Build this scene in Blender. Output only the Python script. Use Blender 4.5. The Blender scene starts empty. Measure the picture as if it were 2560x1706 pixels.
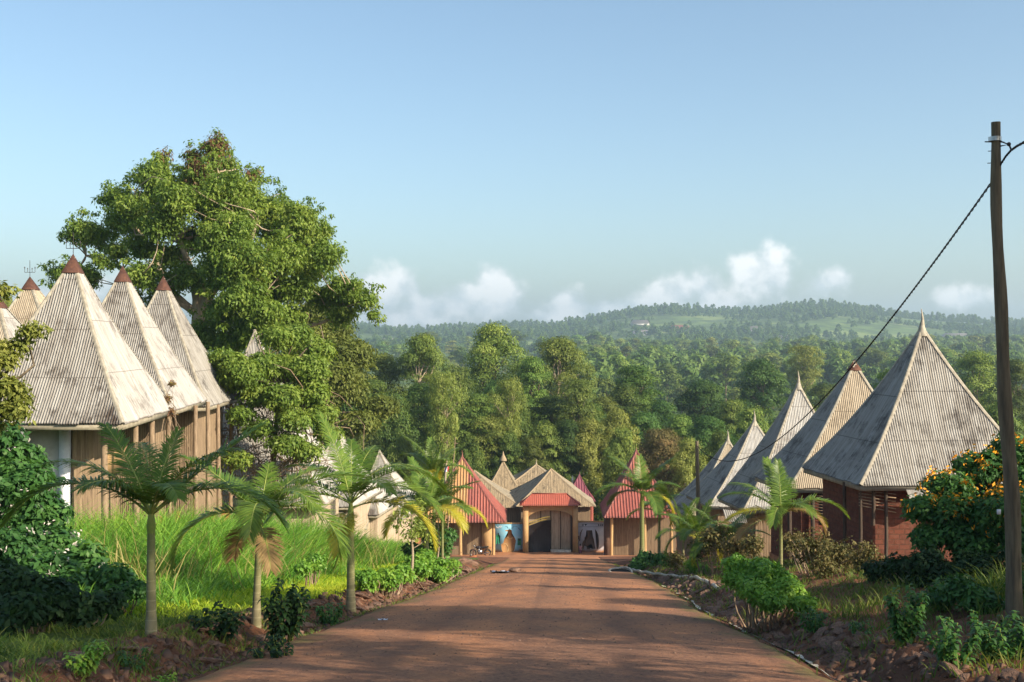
import bpy, bmesh, math, random
import numpy as np
from mathutils import Vector, Matrix

R = math.radians
sc = bpy.context.scene
COL = sc.collection
F = 2844.0                       # focal length in photograph pixels
SUN_AZ_X, SUN_AZ_Y, SUN_EL = 0.84, -0.54, R(29)

# ------------------------------------------------------------------ camera, world, sun
cam_d = bpy.data.cameras.new('camera')
cam_d.sensor_width = 36; cam_d.lens = 40.0
cam_d.clip_start = 0.1; cam_d.clip_end = 20000
cam = bpy.data.objects.new('camera', cam_d); COL.objects.link(cam)
cam.location = (0, 0, 0); cam.rotation_euler = (R(90), 0, 0)
sc.camera = cam

def clouds(nt, skycol):
    N = nt.nodes; L = nt.links
    tc = N.new('ShaderNodeTexCoord')
    nrm = N.new('ShaderNodeVectorMath'); nrm.operation = 'NORMALIZE'; L.new(tc.outputs['Generated'], nrm.inputs[0])
    nz = N.new('ShaderNodeTexNoise'); nz.inputs['Scale'].default_value = 34; nz.inputs['Detail'].default_value = 9
    nz.inputs['Roughness'].default_value = 0.55
    L.new(nrm.outputs[0], nz.inputs['Vector'])
    # cumulus heads: direction (x/y, z/y) of each centre, horizontal and vertical angular radius
    blobs = [(960,745,60,50),(1010,722,55,45),(1070,765,80,38),(1150,750,70,45),(1235,712,45,50),(1262,745,50,45),(1225,772,90,28),
             (1425,758,55,32),(1500,775,70,28),(1400,790,110,18),(1590,770,90,30),(1700,730,70,42),(1760,720,50,45),
             (1880,690,55,55),(1925,660,42,42),(1935,700,60,50),(2050,715,60,34),(2090,700,42,30),(2420,745,60,22),(890,705,45,22),
             (700,770,120,30),(120,745,90,25),(330,730,90,40),(1020,800,150,22),(1700,770,150,22)]
    prev = None
    for (px, py, rx, ry) in blobs:
        a, e = (px-1280)/F, (853-py)/F
        v = Vector((a, 1, e)).normalized()
        sub = N.new('ShaderNodeVectorMath'); sub.operation = 'SUBTRACT'; L.new(nrm.outputs[0], sub.inputs[0]); sub.inputs[1].default_value = v
        mul = N.new('ShaderNodeVectorMath'); mul.operation = 'MULTIPLY'; L.new(sub.outputs[0], mul.inputs[0])
        mul.inputs[1].default_value = (F/rx, F/rx, F/ry)
        ln = N.new('ShaderNodeVectorMath'); ln.operation = 'LENGTH'; L.new(mul.outputs[0], ln.inputs[0])
        if prev is None: prev = ln.outputs['Value']
        else:
            m = N.new('ShaderNodeMath'); m.operation = 'SMOOTH_MIN'; m.inputs[2].default_value = 0.6
            L.new(prev, m.inputs[0]); L.new(ln.outputs['Value'], m.inputs[1]); prev = m.outputs[0]
    tint = N.new('ShaderNodeMix'); tint.data_type = 'RGBA'; tint.blend_type = 'MULTIPLY'; tint.inputs[0].default_value = 1; L.new(skycol, tint.inputs[6]); tint.inputs[7].default_value = (.94, .95, .86, 1); skycol = tint.outputs[2]
    # mask = smoothstep(1.0 - dist + noise)
    inv = N.new('ShaderNodeMath'); inv.operation = 'SUBTRACT'; inv.inputs[0].default_value = 1.0; L.new(prev, inv.inputs[1])
    nm = N.new('ShaderNodeMath'); nm.operation = 'MULTIPLY_ADD'; L.new(nz.outputs['Fac'], nm.inputs[0]); nm.inputs[1].default_value = 3.9; L.new(inv.outputs[0], nm.inputs[2])
    mr = N.new('ShaderNodeMapRange'); mr.interpolation_type = 'SMOOTHSTEP'; L.new(nm.outputs[0], mr.inputs['Value'])
    mr.inputs['From Min'].default_value = 1.35; mr.inputs['From Max'].default_value = 2.75; mr.inputs['To Max'].default_value = 0.85
    # shading: sunlit tops against grey-blue undersides
    nz2 = N.new('ShaderNodeTexNoise'); nz2.inputs['Scale'].default_value = 30; nz2.inputs['Detail'].default_value = 6
    off = N.new('ShaderNodeVectorMath'); off.operation = 'ADD'; L.new(nrm.outputs[0], off.inputs[0]); off.inputs[1].default_value = (-0.004, 0, -0.007)
    L.new(off.outputs[0], nz2.inputs['Vector'])
    df = N.new('ShaderNodeMath'); df.operation = 'SUBTRACT'; L.new(nz.outputs['Fac'], df.inputs[0]); L.new(nz2.outputs['Fac'], df.inputs[1])
    mr2 = N.new('ShaderNodeMapRange'); L.new(nz.outputs['Fac'], mr2.inputs['Value']); mr2.inputs['From Min'].default_value = 0.42; mr2.inputs['From Max'].default_value = 0.60
    cc = N.new('ShaderNodeMix'); cc.data_type = 'RGBA'; L.new(mr2.outputs[0], cc.inputs['Factor'])
    cc.inputs[6].default_value = (3.7, 4.1, 4.3, 1); cc.inputs[7].default_value = (6.3, 6.2, 6.1, 1)
    mx = N.new('ShaderNodeMix'); mx.data_type = 'RGBA'; L.new(mr.outputs[0], mx.inputs['Factor']); L.new(skycol, mx.inputs[6]); L.new(cc.outputs[2], mx.inputs[7])
    return mx.outputs[2]

w = bpy.data.worlds.new("World"); sc.world = w; w.use_nodes = True
nt = w.node_tree; nt.nodes.clear()
sky = nt.nodes.new('ShaderNodeTexSky'); sky.sky_type = 'NISHITA'; sky.sun_disc = False
sky.sun_elevation = SUN_EL; sky.sun_rotation = math.atan2(SUN_AZ_X, SUN_AZ_Y)
sky.altitude = 800; sky.air_density = 1.0; sky.dust_density = 3.5; sky.ozone_density = 2.5
bg = nt.nodes.new('ShaderNodeBackground'); bg.inputs['Strength'].default_value = 0.142
out = nt.nodes.new('ShaderNodeOutputWorld')
nt.links.new(clouds(nt, sky.outputs[0]), bg.inputs['Color']); nt.links.new(bg.outputs[0], out.inputs['Surface'])

sun_d = bpy.data.lights.new('sun', 'SUN'); sun_d.energy = 5.0; sun_d.angle = R(0.5); sun_d.color = (1.0, 0.86, 0.66)
sun = bpy.data.objects.new('sun', sun_d); COL.objects.link(sun)
_h = math.hypot(SUN_AZ_X, SUN_AZ_Y)
SUNV = Vector((SUN_AZ_X/_h*math.cos(SUN_EL), SUN_AZ_Y/_h*math.cos(SUN_EL), math.sin(SUN_EL)))
sun.rotation_euler = (SUNV).to_track_quat('Z', 'Y').to_euler()

sc.view_settings.view_transform = 'Standard'; sc.view_settings.look = 'None'
sc.view_settings.exposure = 0.74; sc.view_settings.gamma = 1.0
cy = sc.cycles
cy.max_bounces = 5; cy.diffuse_bounces = 2; cy.glossy_bounces = 2; cy.transmission_bounces = 3; cy.volume_bounces = 0
cy.transparent_max_bounces = 4; cy.use_denoising = True; cy.sample_clamp_indirect = 6

# ------------------------------------------------------------------ helpers
def P(px, py, d):
    """the point of the place seen at this pixel when it stands d metres ahead"""
    return np.array([(px-1280)/F*d, d, (853-py)/F*d])

def props(o, label=None, cat=None, group=None, kind=None):
    if label: o['label'] = label
    if cat: o['category'] = cat
    if group: o['group'] = group
    if kind: o['kind'] = kind
    return o

def thing(name, label, cat, loc=(0, 0, 0), group=None):
    o = bpy.data.objects.new(name, None); COL.objects.link(o)
    o.location = loc; o.empty_display_size = 0.3
    return props(o, label, cat, group)

def copy_tree(o, parent=None, loc=None, rz=None, scale=None, label=None, group=None):
    c = o.copy(); COL.objects.link(c); c.parent = parent
    if loc is not None: c.location = loc
    if rz is not None: c.rotation_euler = (0, 0, rz)
    if scale is not None: c.scale = scale
    if label: c['label'] = label
    if group: c['group'] = group
    for ch in list(o.children): copy_tree(ch, c)
    return c

def rootloc(parent):
    v = Vector((0, 0, 0))
    while parent is not None:
        v += parent.location; parent = parent.parent
    return np.array(v)

def link(name, me, parent=None):
    o = bpy.data.objects.new(name, me); COL.objects.link(o)
    if parent is not None: o.parent = parent
    return o

def npmesh(name, V, Fq, m, parent=None, attr=None, uv=None, smooth=False, world=True):
    """V (n,3); Fq (k,3|4) or a list of such arrays; given in world space and moved into the parent's"""
    V = np.asarray(V, float)
    if parent is not None and world: V = V - rootloc(parent)
    me = bpy.data.meshes.new(name)
    Fs = Fq if isinstance(Fq, list) else [Fq]
    Fs = [np.asarray(f, np.int32) for f in Fs if len(f)]
    me.vertices.add(len(V)); me.vertices.foreach_set('co', V.astype(np.float32).ravel())
    loops = np.concatenate([f.ravel() for f in Fs])
    tot = np.concatenate([np.full(len(f), f.shape[1], np.int32) for f in Fs])
    st = np.concatenate([[0], np.cumsum(tot)[:-1]]).astype(np.int32)
    me.loops.add(len(loops)); me.loops.foreach_set('vertex_index', loops)
    me.polygons.add(len(tot)); me.polygons.foreach_set('loop_start', st)
    if smooth: me.polygons.foreach_set('use_smooth', np.ones(len(tot), bool))
    if attr is not None:
        a = me.attributes.new('v', 'FLOAT', 'POINT'); a.data.foreach_set('value', np.asarray(attr, np.float32))
    if uv is not None:
        u = me.uv_layers.new(name='UVMap'); u.data.foreach_set('uv', np.asarray(uv, np.float32)[loops].ravel())
    me.materials.append(m)
    me.update(calc_edges=True); me.validate()
    o = link(name, me, parent)
    return o

class MB:
    """collects simple shapes into one mesh"""
    def __init__(s): s.V = []; s.F3 = []; s.F4 = []; s.UV = []; s.n = 0
    def add(s, V, F4=(), F3=(), uv=None):
        V = np.asarray(V, float)
        for f in F4: s.F4.append([i+s.n for i in f])
        for f in F3: s.F3.append([i+s.n for i in f])
        s.V.append(V); s.UV.append(np.zeros((len(V), 2)) if uv is None else np.asarray(uv, float)); s.n += len(V)
    def box(s, c, size, rot=None):
        x, y, z = [k/2 for k in size]
        v = np.array([(-x,-y,-z),(x,-y,-z),(x,y,-z),(-x,y,-z),(-x,-y,z),(x,-y,z),(x,y,z),(-x,y,z)])
        if rot is not None: v = v @ np.array(rot).T
        s.add(v+np.array(c), [(0,3,2,1),(4,5,6,7),(0,1,5,4),(1,2,6,5),(2,3,7,6),(3,0,4,7)])
    def bar(s, a, b, w, h=None, up=(0, 0, 1)):
        a = np.array(a, float); b = np.array(b, float); h = h or w
        t = b-a; L = np.linalg.norm(t); t = t/L
        u = np.array(up, float)
        if abs(np.dot(u, t)) > .98: u = np.array([0, 1., 0])
        sx = np.cross(t, u); sx /= np.linalg.norm(sx); sz = np.cross(sx, t)
        rot = np.stack([sx, t, sz], 1)
        s.box((a+b)/2, (w, L, h), rot)
    def tube(s, path, rad, n=8, cap=True):
        path = np.array(path, float); k = len(path)
        rad = np.full(k, rad) if np.isscalar(rad) else np.array(rad, float)
        T = np.gradient(path, axis=0); T /= np.linalg.norm(T, axis=1)[:, None]+1e-9
        ref = np.array([0, 0, 1.]) if abs(T[0, 2]) < .9 else np.array([1., 0, 0])
        A = np.cross(T, ref); A /= np.linalg.norm(A, axis=1)[:, None]+1e-9
        B = np.cross(T, A)
        th = np.linspace(0, 2*np.pi, n, endpoint=False)
        V = path[:, None]+rad[:, None, None]*(np.cos(th)[None, :, None]*A[:, None]+np.sin(th)[None, :, None]*B[:, None])
        f4 = [(i*n+j, i*n+(j+1) % n, (i+1)*n+(j+1) % n, (i+1)*n+j) for i in range(k-1) for j in range(n)]
        V = V.reshape(-1, 3)
        s.add(V, f4)
        if cap:
            for r0, p in ((0, path[0]), ((k-1)*n, path[-1])):
                ring = V[r0:r0+n]
                s.add(np.vstack([ring, p[None]]), (), [(j, (j+1) % n, n) for j in range(n)])
    def grid(s, G, UV=None):
        a, b = G.shape[:2]
        idx = np.arange(a*b).reshape(a, b)
        f = np.stack([idx[:-1, :-1], idx[1:, :-1], idx[1:, 1:], idx[:-1, 1:]], -1).reshape(-1, 4)
        s.add(G.reshape(-1, 3), f.tolist(), (), None if UV is None else UV.reshape(-1, 2))
    def poly(s, pts, thick_vec):
        """a flat outline given a thickness"""
        pts = np.array(pts, float); n = len(pts); t = np.array(thick_vec, float)
        bm = bmesh.new()
        vs = [bm.verts.new(p) for p in pts]; f = bm.faces.new(vs)
        tri = bmesh.ops.triangulate(bm, faces=[f])['faces']
        bm.verts.index_update()
        t3 = [[v.index for v in q.verts] for q in tri]; bm.free()
        V = np.vstack([pts, pts+t])
        s.add(V, [(i, (i+1) % n, n+(i+1) % n, n+i) for i in range(n)], t3+[[i+n for i in q[::-1]] for q in t3])
    def sphere(s, c, r, nu=12, nv=8):
        r = np.array([r]*3 if np.isscalar(r) else r, float)
        u = np.linspace(0, 2*np.pi, nu+1); v = np.linspace(0.02, np.pi-0.02, nv+1)
        G = np.stack([np.outer(np.cos(u), np.sin(v))*r[0]+c[0], np.outer(np.sin(u), np.sin(v))*r[1]+c[1], np.outer(np.ones_like(u), np.cos(v))*r[2]+c[2]], -1)
        s.grid(G)
    def build(s, name, m, parent=None, smooth=False):
        fs = []
        if s.F4: fs.append(np.array(s.F4))
        if s.F3: fs.append(np.array(s.F3))
        return npmesh(name, np.vstack(s.V), fs, m, parent, uv=np.vstack(s.UV), smooth=smooth)

def sstep(a, b, x): t = np.clip((x-a)/(b-a), 0, 1); return t*t*(3-2*t)
def nz(x, y, s, k=0.0):
    x = np.asarray(x)/s; y = np.asarray(y)/s
    return (np.sin(1.3*x+2.1*y+k)+np.sin(2.7*x-1.6*y+1.7*k+1)+.6*np.sin(4.9*x+4.3*y+2.3*k)+.5*np.sin(-7.3*x+6.1*y+k*3.1)+.35*np.sin(12.1*x+9.7*y-k))/3.45

# ------------------------------------------------------------------ materials
def mat(name):
    m = bpy.data.materials.new(name); m.use_nodes = True
    nt = m.node_tree; b = nt.nodes['Principled BSDF']
    b.inputs['Specular IOR Level'].default_value = 0.25
    return m, nt, b
def nn(nt, t, **kw):
    n = nt.nodes.new(t)
    for k, v in kw.items(): setattr(n, k, v)
    return n
def noise(nt, vec, scale, detail=4, rough=.55, sc3=None):
    if sc3 is not None:
        mp = nn(nt, 'ShaderNodeMapping'); mp.inputs['Scale'].default_value = sc3; nt.links.new(vec, mp.inputs['Vector']); vec = mp.outputs[0]
    n = nn(nt, 'ShaderNodeTexNoise'); n.inputs['Scale'].default_value = scale; n.inputs['Detail'].default_value = detail; n.inputs['Roughness'].default_value = rough
    nt.links.new(vec, n.inputs['Vector']); return n.outputs['Fac']
def ramp(nt, fac, stops):
    r = nn(nt, 'ShaderNodeValToRGB'); el = r.color_ramp.elements
    while len(el) < len(stops): el.new(0.5)
    for e, (p, c) in zip(el, stops): e.position = p; e.color = (*c, 1) if len(c) == 3 else c
    nt.links.new(fac, r.inputs[0]); return r.outputs[0]
def mixc(nt, fac, a, b, bt='MIX'):
    m = nn(nt, 'ShaderNodeMix', data_type='RGBA', blend_type=bt)
    for s, i in ((fac, 0), (a, 6), (b, 7)):
        if isinstance(s, (int, float)): m.inputs[i].default_value = s
        elif isinstance(s, tuple): m.inputs[i].default_value = (*s, 1)
        else: nt.links.new(s, m.inputs[i])
    return m.outputs[2]
def mathn(nt, op, a, b=None, c=None):
    m = nn(nt, 'ShaderNodeMath', operation=op)
    for i, s in enumerate((a, b, c)):
        if s is None: continue
        if isinstance(s, (int, float)): m.inputs[i].default_value = s
        else: nt.links.new(s, m.inputs[i])
    return m.outputs[0]
def maprange(nt, v, a, b, c=0, d=1, smooth=True):
    m = nn(nt, 'ShaderNodeMapRange'); nt.links.new(v, m.inputs[0])
    if smooth: m.interpolation_type = 'SMOOTHSTEP'
    for i, k in ((1, a), (2, b), (3, c), (4, d)): m.inputs[i].default_value = k
    return m.outputs[0]
def bump(nt, b, h, strength=.4, dist=.02):
    n = nn(nt, 'ShaderNodeBump'); n.inputs['Strength'].default_value = strength; n.inputs['Distance'].default_value = dist
    nt.links.new(h, n.inputs['Height']); nt.links.new(n.outputs[0], b.inputs['Normal'])
def objco(nt): return nn(nt, 'ShaderNodeTexCoord').outputs['Object']
def geopos(nt): return nn(nt, 'ShaderNodeNewGeometry').outputs['Position']

def leafmat(name, c0, c1, c2, trans=.3, rough=.55, hue=.0):
    m, nt, b = mat(name)
    at = nn(nt, 'ShaderNodeAttribute', attribute_name='v')
    col = ramp(nt, at.outputs['Fac'], [(0, c0), (.5, c1), (1, c2)])
    oi = nn(nt, 'ShaderNodeObjectInfo')
    if hue:
        hs = nn(nt, 'ShaderNodeHueSaturation')
        nt.links.new(maprange(nt, oi.outputs['Random'], 0, 1, .5-hue, .5+hue, False), hs.inputs['Hue'])
        nt.links.new(maprange(nt, mathn(nt, 'FRACT', mathn(nt, 'MULTIPLY', oi.outputs['Random'], 17.3)), 0, 1, .6, 1.35, False), hs.inputs['Value'])
        nt.links.new(col, hs.inputs['Color']); col = hs.outputs[0]
    nt.links.new(col, b.inputs['Base Color']); b.inputs['Roughness'].default_value = rough
    tr = nn(nt, 'ShaderNodeBsdfTranslucent'); nt.links.new(mixc(nt, 1.0, col, (1.25, 1.2, .5), 'MULTIPLY'), tr.inputs[0])
    mx = nn(nt, 'ShaderNodeMixShader'); mx.inputs[0].default_value = trans
    nt.links.new(b.outputs[0], mx.inputs[1]); nt.links.new(tr.outputs[0], mx.inputs[2])
    nt.links.new(mx.outputs[0], nt.nodes['Material Output'].inputs[0])
    return m

def plain(name, c0, c1, scale=6, rough=.8, bmp=.3, dist=.01, metallic=0, sc3=None):
    m, nt, b = mat(name); oc = objco(nt)
    f = noise(nt, oc, scale, 6, .6, sc3)
    nt.links.new(mixc(nt, maprange(nt, f, .3, .7), c0, c1), b.inputs['Base Color'])
    b.inputs['Roughness'].default_value = rough; b.inputs['Metallic'].default_value = metallic
    if bmp: bump(nt, b, f, bmp, dist)
    return m

def tinmat(name, pale, mid, dark, darkness=.5, seam=1.85, rough=.55, metal=.15):
    m, nt, b = mat(name)
    uv = nn(nt, 'ShaderNodeTexCoord').outputs['UV']
    oi = nn(nt, 'ShaderNodeObjectInfo')
    add = nn(nt, 'ShaderNodeVectorMath', operation='ADD'); nt.links.new(uv, add.inputs[0])
    cm = nn(nt, 'ShaderNodeCombineXYZ'); nt.links.new(mathn(nt, 'MULTIPLY', oi.outputs['Random'], 40.0), cm.inputs[2]); nt.links.new(cm.outputs[0], add.inputs[1])
    v = add.outputs[0]
    streak = noise(nt, v, 1.0, 6, .65, (9, .55, 1))
    fine = noise(nt, v, 1.0, 5, .6, (26, 1.6, 1))
    big = noise(nt, v, .75, 6, .68)
    big2 = noise(nt, v, 2.6, 6, .7)
    c = mixc(nt, maprange(nt, streak, .35, .66), pale, mid)
    k = mathn(nt, 'MULTIPLY', maprange(nt, mathn(nt, 'ADD', mathn(nt, 'MULTIPLY', big, .55), mathn(nt, 'ADD', mathn(nt, 'MULTIPLY', fine, .3), mathn(nt, 'MULTIPLY', big2, .25))), .53, .68), darkness)
    c = mixc(nt, k, c, dark)
    sep = nn(nt, 'ShaderNodeSeparateXYZ'); nt.links.new(uv, sep.inputs[0])
    # each sheet has its own age, laps show as a darker line
    su = mathn(nt, 'FLOOR', mathn(nt, 'DIVIDE', sep.outputs[0], .66)); sv = mathn(nt, 'FLOOR', mathn(nt, 'DIVIDE', sep.outputs[1], seam))
    wn = nn(nt, 'ShaderNodeTexWhiteNoise', noise_dimensions='2D'); cb = nn(nt, 'ShaderNodeCombineXYZ'); nt.links.new(su, cb.inputs[0]); nt.links.new(sv, cb.inputs[1]); nt.links.new(cb.outputs[0], wn.inputs['Vector'])
    c = mixc(nt, maprange(nt, wn.outputs['Value'], 0, 1, 0, .35, False), c, mid)
    fr = mathn(nt, 'FRACT', mathn(nt, 'DIVIDE', sep.outputs[1], seam))
    lap = mathn(nt, 'LESS_THAN', fr, .018)
    c = mixc(nt, mathn(nt, 'MULTIPLY', lap, .6), c, dark)
    nt.links.new(c, b.inputs['Base Color']); b.inputs['Roughness'].default_value = rough; b.inputs['Metallic'].default_value = metal
    bump(nt, b, fine, .15, .004)
    return m

def thatchmat(name, a, c, d):
    m, nt, b = mat(name)
    uv = nn(nt, 'ShaderNodeTexCoord').outputs['UV']
    f1 = noise(nt, uv, 1, 7, .7, (14, 1.0, 1)); f2 = noise(nt, uv, 1, 5, .7, (3, 1.2, 1)); f3 = noise(nt, uv, 1, 5, .6, (40, 4, 1))
    c1 = mixc(nt, maprange(nt, f1, .35, .65), a, c); c1 = mixc(nt, maprange(nt, f2, .48, .7, 0, .8), c1, d)
    nt.links.new(c1, b.inputs['Base Color']); b.inputs['Roughness'].default_value = .95
    bump(nt, b, mathn(nt, 'ADD', f1, f3), .9, .06)
    return m

def cane(name, a, c, d, per=.07):
    m, nt, b = mat(name)
    uv = nn(nt, 'ShaderNodeTexCoord').outputs['UV']
    sep = nn(nt, 'ShaderNodeSeparateXYZ'); nt.links.new(uv, sep.inputs[0])
    wn = nn(nt, 'ShaderNodeTexWhiteNoise', noise_dimensions='1D'); nt.links.new(mathn(nt, 'FLOOR', mathn(nt, 'DIVIDE', sep.outputs[0], per)), wn.inputs['W'])
    c1 = mixc(nt, wn.outputs['Value'], a, c)
    f2 = noise(nt, uv, 1, 5, .7, (12, 1.0, 1))
    c1 = mixc(nt, maprange(nt, f2, .45, .75), c1, d)
    nt.links.new(c1, b.inputs['Base Color']); b.inputs['Roughness'].default_value = .85
    bump(nt, b, f2, .3, .01)
    return m

M = {}
M['tin'] = tinmat('zinc_weathered', (.39, .38, .355), (.25, .23, .205), (.07, .055, .045), 1.0)
M['tin_white'] = tinmat('zinc_pale_lit', (.44, .435, .42), (.32, .305, .28), (.12, .10, .09), .9)  # pale zinc; on the pyramid roofs it paints in the sunlit slopes
M['tin_rust'] = tinmat('zinc_rusty', (.40, .34, .255), (.30, .245, .175), (.13, .10, .07), .75)
M['tin_grey'] = tinmat('zinc_grey', (.35, .34, .315), (.25, .23, .20), (.065, .055, .048), 1.0)
M['tin_red'] = tinmat('red_sheet', (.36, .115, .085), (.28, .085, .07), (.14, .06, .05), .5, seam=9, rough=.45)
M['tin_red_bright'] = tinmat('bright_red_sheet', (.46, .13, .085), (.38, .10, .07), (.2, .07, .05), .4, seam=9, rough=.4)
M['tin_maroon'] = tinmat('maroon_sheet', (.22, .06, .09), (.18, .05, .07), (.1, .04, .04), .5, seam=9, rough=.5)
_m = tinmat('red_sheet_faded', (.36, .115, .085), (.28, .085, .07), (.14, .06, .05), .5, seam=9, rough=.45)
_nt = _m.node_tree; _b = _nt.nodes['Principled BSDF']; _src = _b.inputs['Base Color'].links[0].from_socket
_sp = nn(_nt, 'ShaderNodeSeparateXYZ'); _nt.links.new(nn(_nt, 'ShaderNodeTexCoord').outputs['UV'], _sp.inputs[0])
_nt.links.new(mixc(_nt, maprange(_nt, _sp.outputs[0], 4.3, 4.5, 1, 0), _src, (.42, .235, .10)), _b.inputs['Base Color'])
M['tin_red_faded'] = _m
M['cap_rust'] = plain('rusty_iron', (.085, .04, .03), (.14, .065, .042), 9, .8)
M['iron'] = plain('dark_iron', (.03, .03, .035), (.06, .05, .05), 20, .6)
M['ridge'] = plain('ridge_metal', (.42, .38, .30), (.25, .22, .17), 5, .6, .2)
M['thatch'] = thatchmat('thatch', (.38, .29, .18), (.27, .21, .14), (.11, .09, .065))
M['thatch_grey'] = thatchmat('thatch_grey', (.36, .31, .23), (.27, .23, .17), (.12, .10, .075))
M['cane'] = cane('cane_wall', (.30, .22, .14), (.20, .14, .09), (.10, .07, .05))
M['cane_pale'] = cane('pale_cane_wall', (.50, .40, .29), (.38, .30, .22), (.22, .16, .11))
M['plaster'] = plain('tan_plaster', (.50, .32, .15), (.40, .25, .12), 1.5, .9, .15)
M['plaster_white'] = plain('whitewash', (.62, .61, .57), (.48, .46, .42), 2.2, .9, .15)
M['wood'] = plain('weathered_log', (.33, .24, .16), (.20, .14, .09), 5, .85, .5, .02, sc3=(3, 3, .6))
M['wood_dark'] = plain('dark_timber', (.09, .065, .05), (.05, .04, .03), 6, .85, .4, sc3=(3, 3, .5))
M['pole'] = plain('pole_timber', (.19, .155, .10), (.10, .08, .055), 5, .85, .6, .02, sc3=(4, 4, .4))
M['board'] = plain('fascia_board', (.34, .31, .24), (.22, .19, .14), 4, .8, .3)
M['gate_black'] = plain('black_gate_sheet', (.022, .02, .025), (.045, .035, .035), 14, .5, .5, .02)
M['gold'] = plain('yellow_gate_trim', (.42, .32, .06), (.30, .22, .05), 8, .5, .1)
M['concrete'] = plain('pale_concrete', (.58, .54, .46), (.36, .31, .25), 5, .9, .5, .02)
M['brown_paint'] = plain('brown_paint', (.37, .20, .08), (.30, .16, .07), 3, .9, .1)
M['umber_paint'] = plain('umber_paint', (.12, .07, .05), (.09, .055, .04), 3, .9, .1)
M['pale_line'] = plain('pale_paint', (.6, .45, .25), (.5, .38, .22), 3, .9, 0)
M['green_paint'] = plain('green_paint', (.02, .25, .13), (.02, .2, .1), 3, .9, 0)
M['black_paint'] = plain('black_paint', (.04, .04, .06), (.05, .05, .07), 3, .9, 0)
M['bark'] = plain('bark', (.20, .16, .11), (.10, .08, .055), 3, .95, .8, .05, sc3=(2, 2, .5))
M['bark_pale'] = plain('pale_bark', (.44, .36, .26), (.26, .2, .14), 2, .95, .6, .05, sc3=(2, 2, .5))
M['skin'] = plain('skin', (.10, .05, .03), (.08, .04, .025), 8, .6, 0)
M['pink_cloth'] = plain('pink_cloth', (.6, .3, .3), (.5, .22, .24), 8, .9, .2)
M['plum_cloth'] = plain('plum_cloth', (.16, .05, .08), (.2, .08, .1), 12, .9, .2)
M['chrome'] = plain('chrome', (.5, .5, .5), (.35, .35, .36), 8, .3, 0, metallic=.9)
M['rubber'] = plain('rubber', (.015, .015, .015), (.025, .022, .02), 8, .8, 0)
M['moto_black'] = plain('motorcycle_paint', (.015, .015, .02), (.03, .025, .03), 5, .3, 0)
M['red_lens'] = plain('red_lens', (.5, .03, .02), (.4, .02, .02), 5, .3, 0)
M['white_plastic'] = plain('white_plastic', (.7, .72, .78), (.5, .53, .62), 12, .5, .4)
M['cloth_white'] = plain('white_cloth', (.75, .75, .78), (.65, .65, .7), 9, .9, 0)
M['cloth_red'] = plain('red_cloth', (.5, .06, .06), (.4, .05, .05), 9, .9, 0)
M['cloth_blue'] = plain('blue_cloth', (.08, .13, .4), (.06, .1, .3), 9, .9, 0)

def mk_brick():
    m, nt, b = mat('red_mud_brick')
    uv = nn(nt, 'ShaderNodeTexCoord').outputs['UV']
    br = nn(nt, 'ShaderNodeTexBrick'); nt.links.new(uv, br.inputs['Vector']); br.inputs['Scale'].default_value = 1
    br.inputs['Brick Width'].default_value = .36; br.inputs['Row Height'].default_value = .17; br.inputs['Mortar Size'].default_value = .018
    br.inputs['Color1'].default_value = (.165, .055, .034, 1); br.inputs['Color2'].default_value = (.115, .04, .027, 1); br.inputs['Mortar'].default_value = (.10, .045, .03, 1)
    f = noise(nt, uv, 5, 6, .7)
    nt.links.new(mixc(nt, maprange(nt, f, .4, .7, 0, .6), br.outputs['Color'], (.2, .09, .06)), b.inputs['Base Color'])
    b.inputs['Roughness'].default_value = .95
    bump(nt, b, mathn(nt, 'ADD', mathn(nt, 'MULTIPLY', br.outputs['Fac'], -1.0), mathn(nt, 'MULTIPLY', f, .8)), .8, .03)
    return m
M['brick'] = mk_brick()

def mk_mural(name, c, dirt=(.38, .2, .1), low=-1.0):
    m, nt, b = mat(name); oc = objco(nt)
    f = noise(nt, oc, 1.6, 6, .65)
    sep = nn(nt, 'ShaderNodeSeparateXYZ'); nt.links.new(oc, sep.inputs[0])
    k = maprange(nt, mathn(nt, 'ADD', sep.outputs[2], mathn(nt, 'MULTIPLY', f, -1.0)), -.35, .15, 1, 0)
    c1 = mixc(nt, maprange(nt, f, .4, .7, 0, .25), c, (.75, .75, .72))
    nt.links.new(mixc(nt, k, c1, dirt), b.inputs['Base Color']); b.inputs['Roughness'].default_value = .9
    return m
M['mural_blue'] = mk_mural('blue_mural', (.26, .60, .80)); M['mural_grey'] = mk_mural('grey_mural', (.48, .46, .50))

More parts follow.
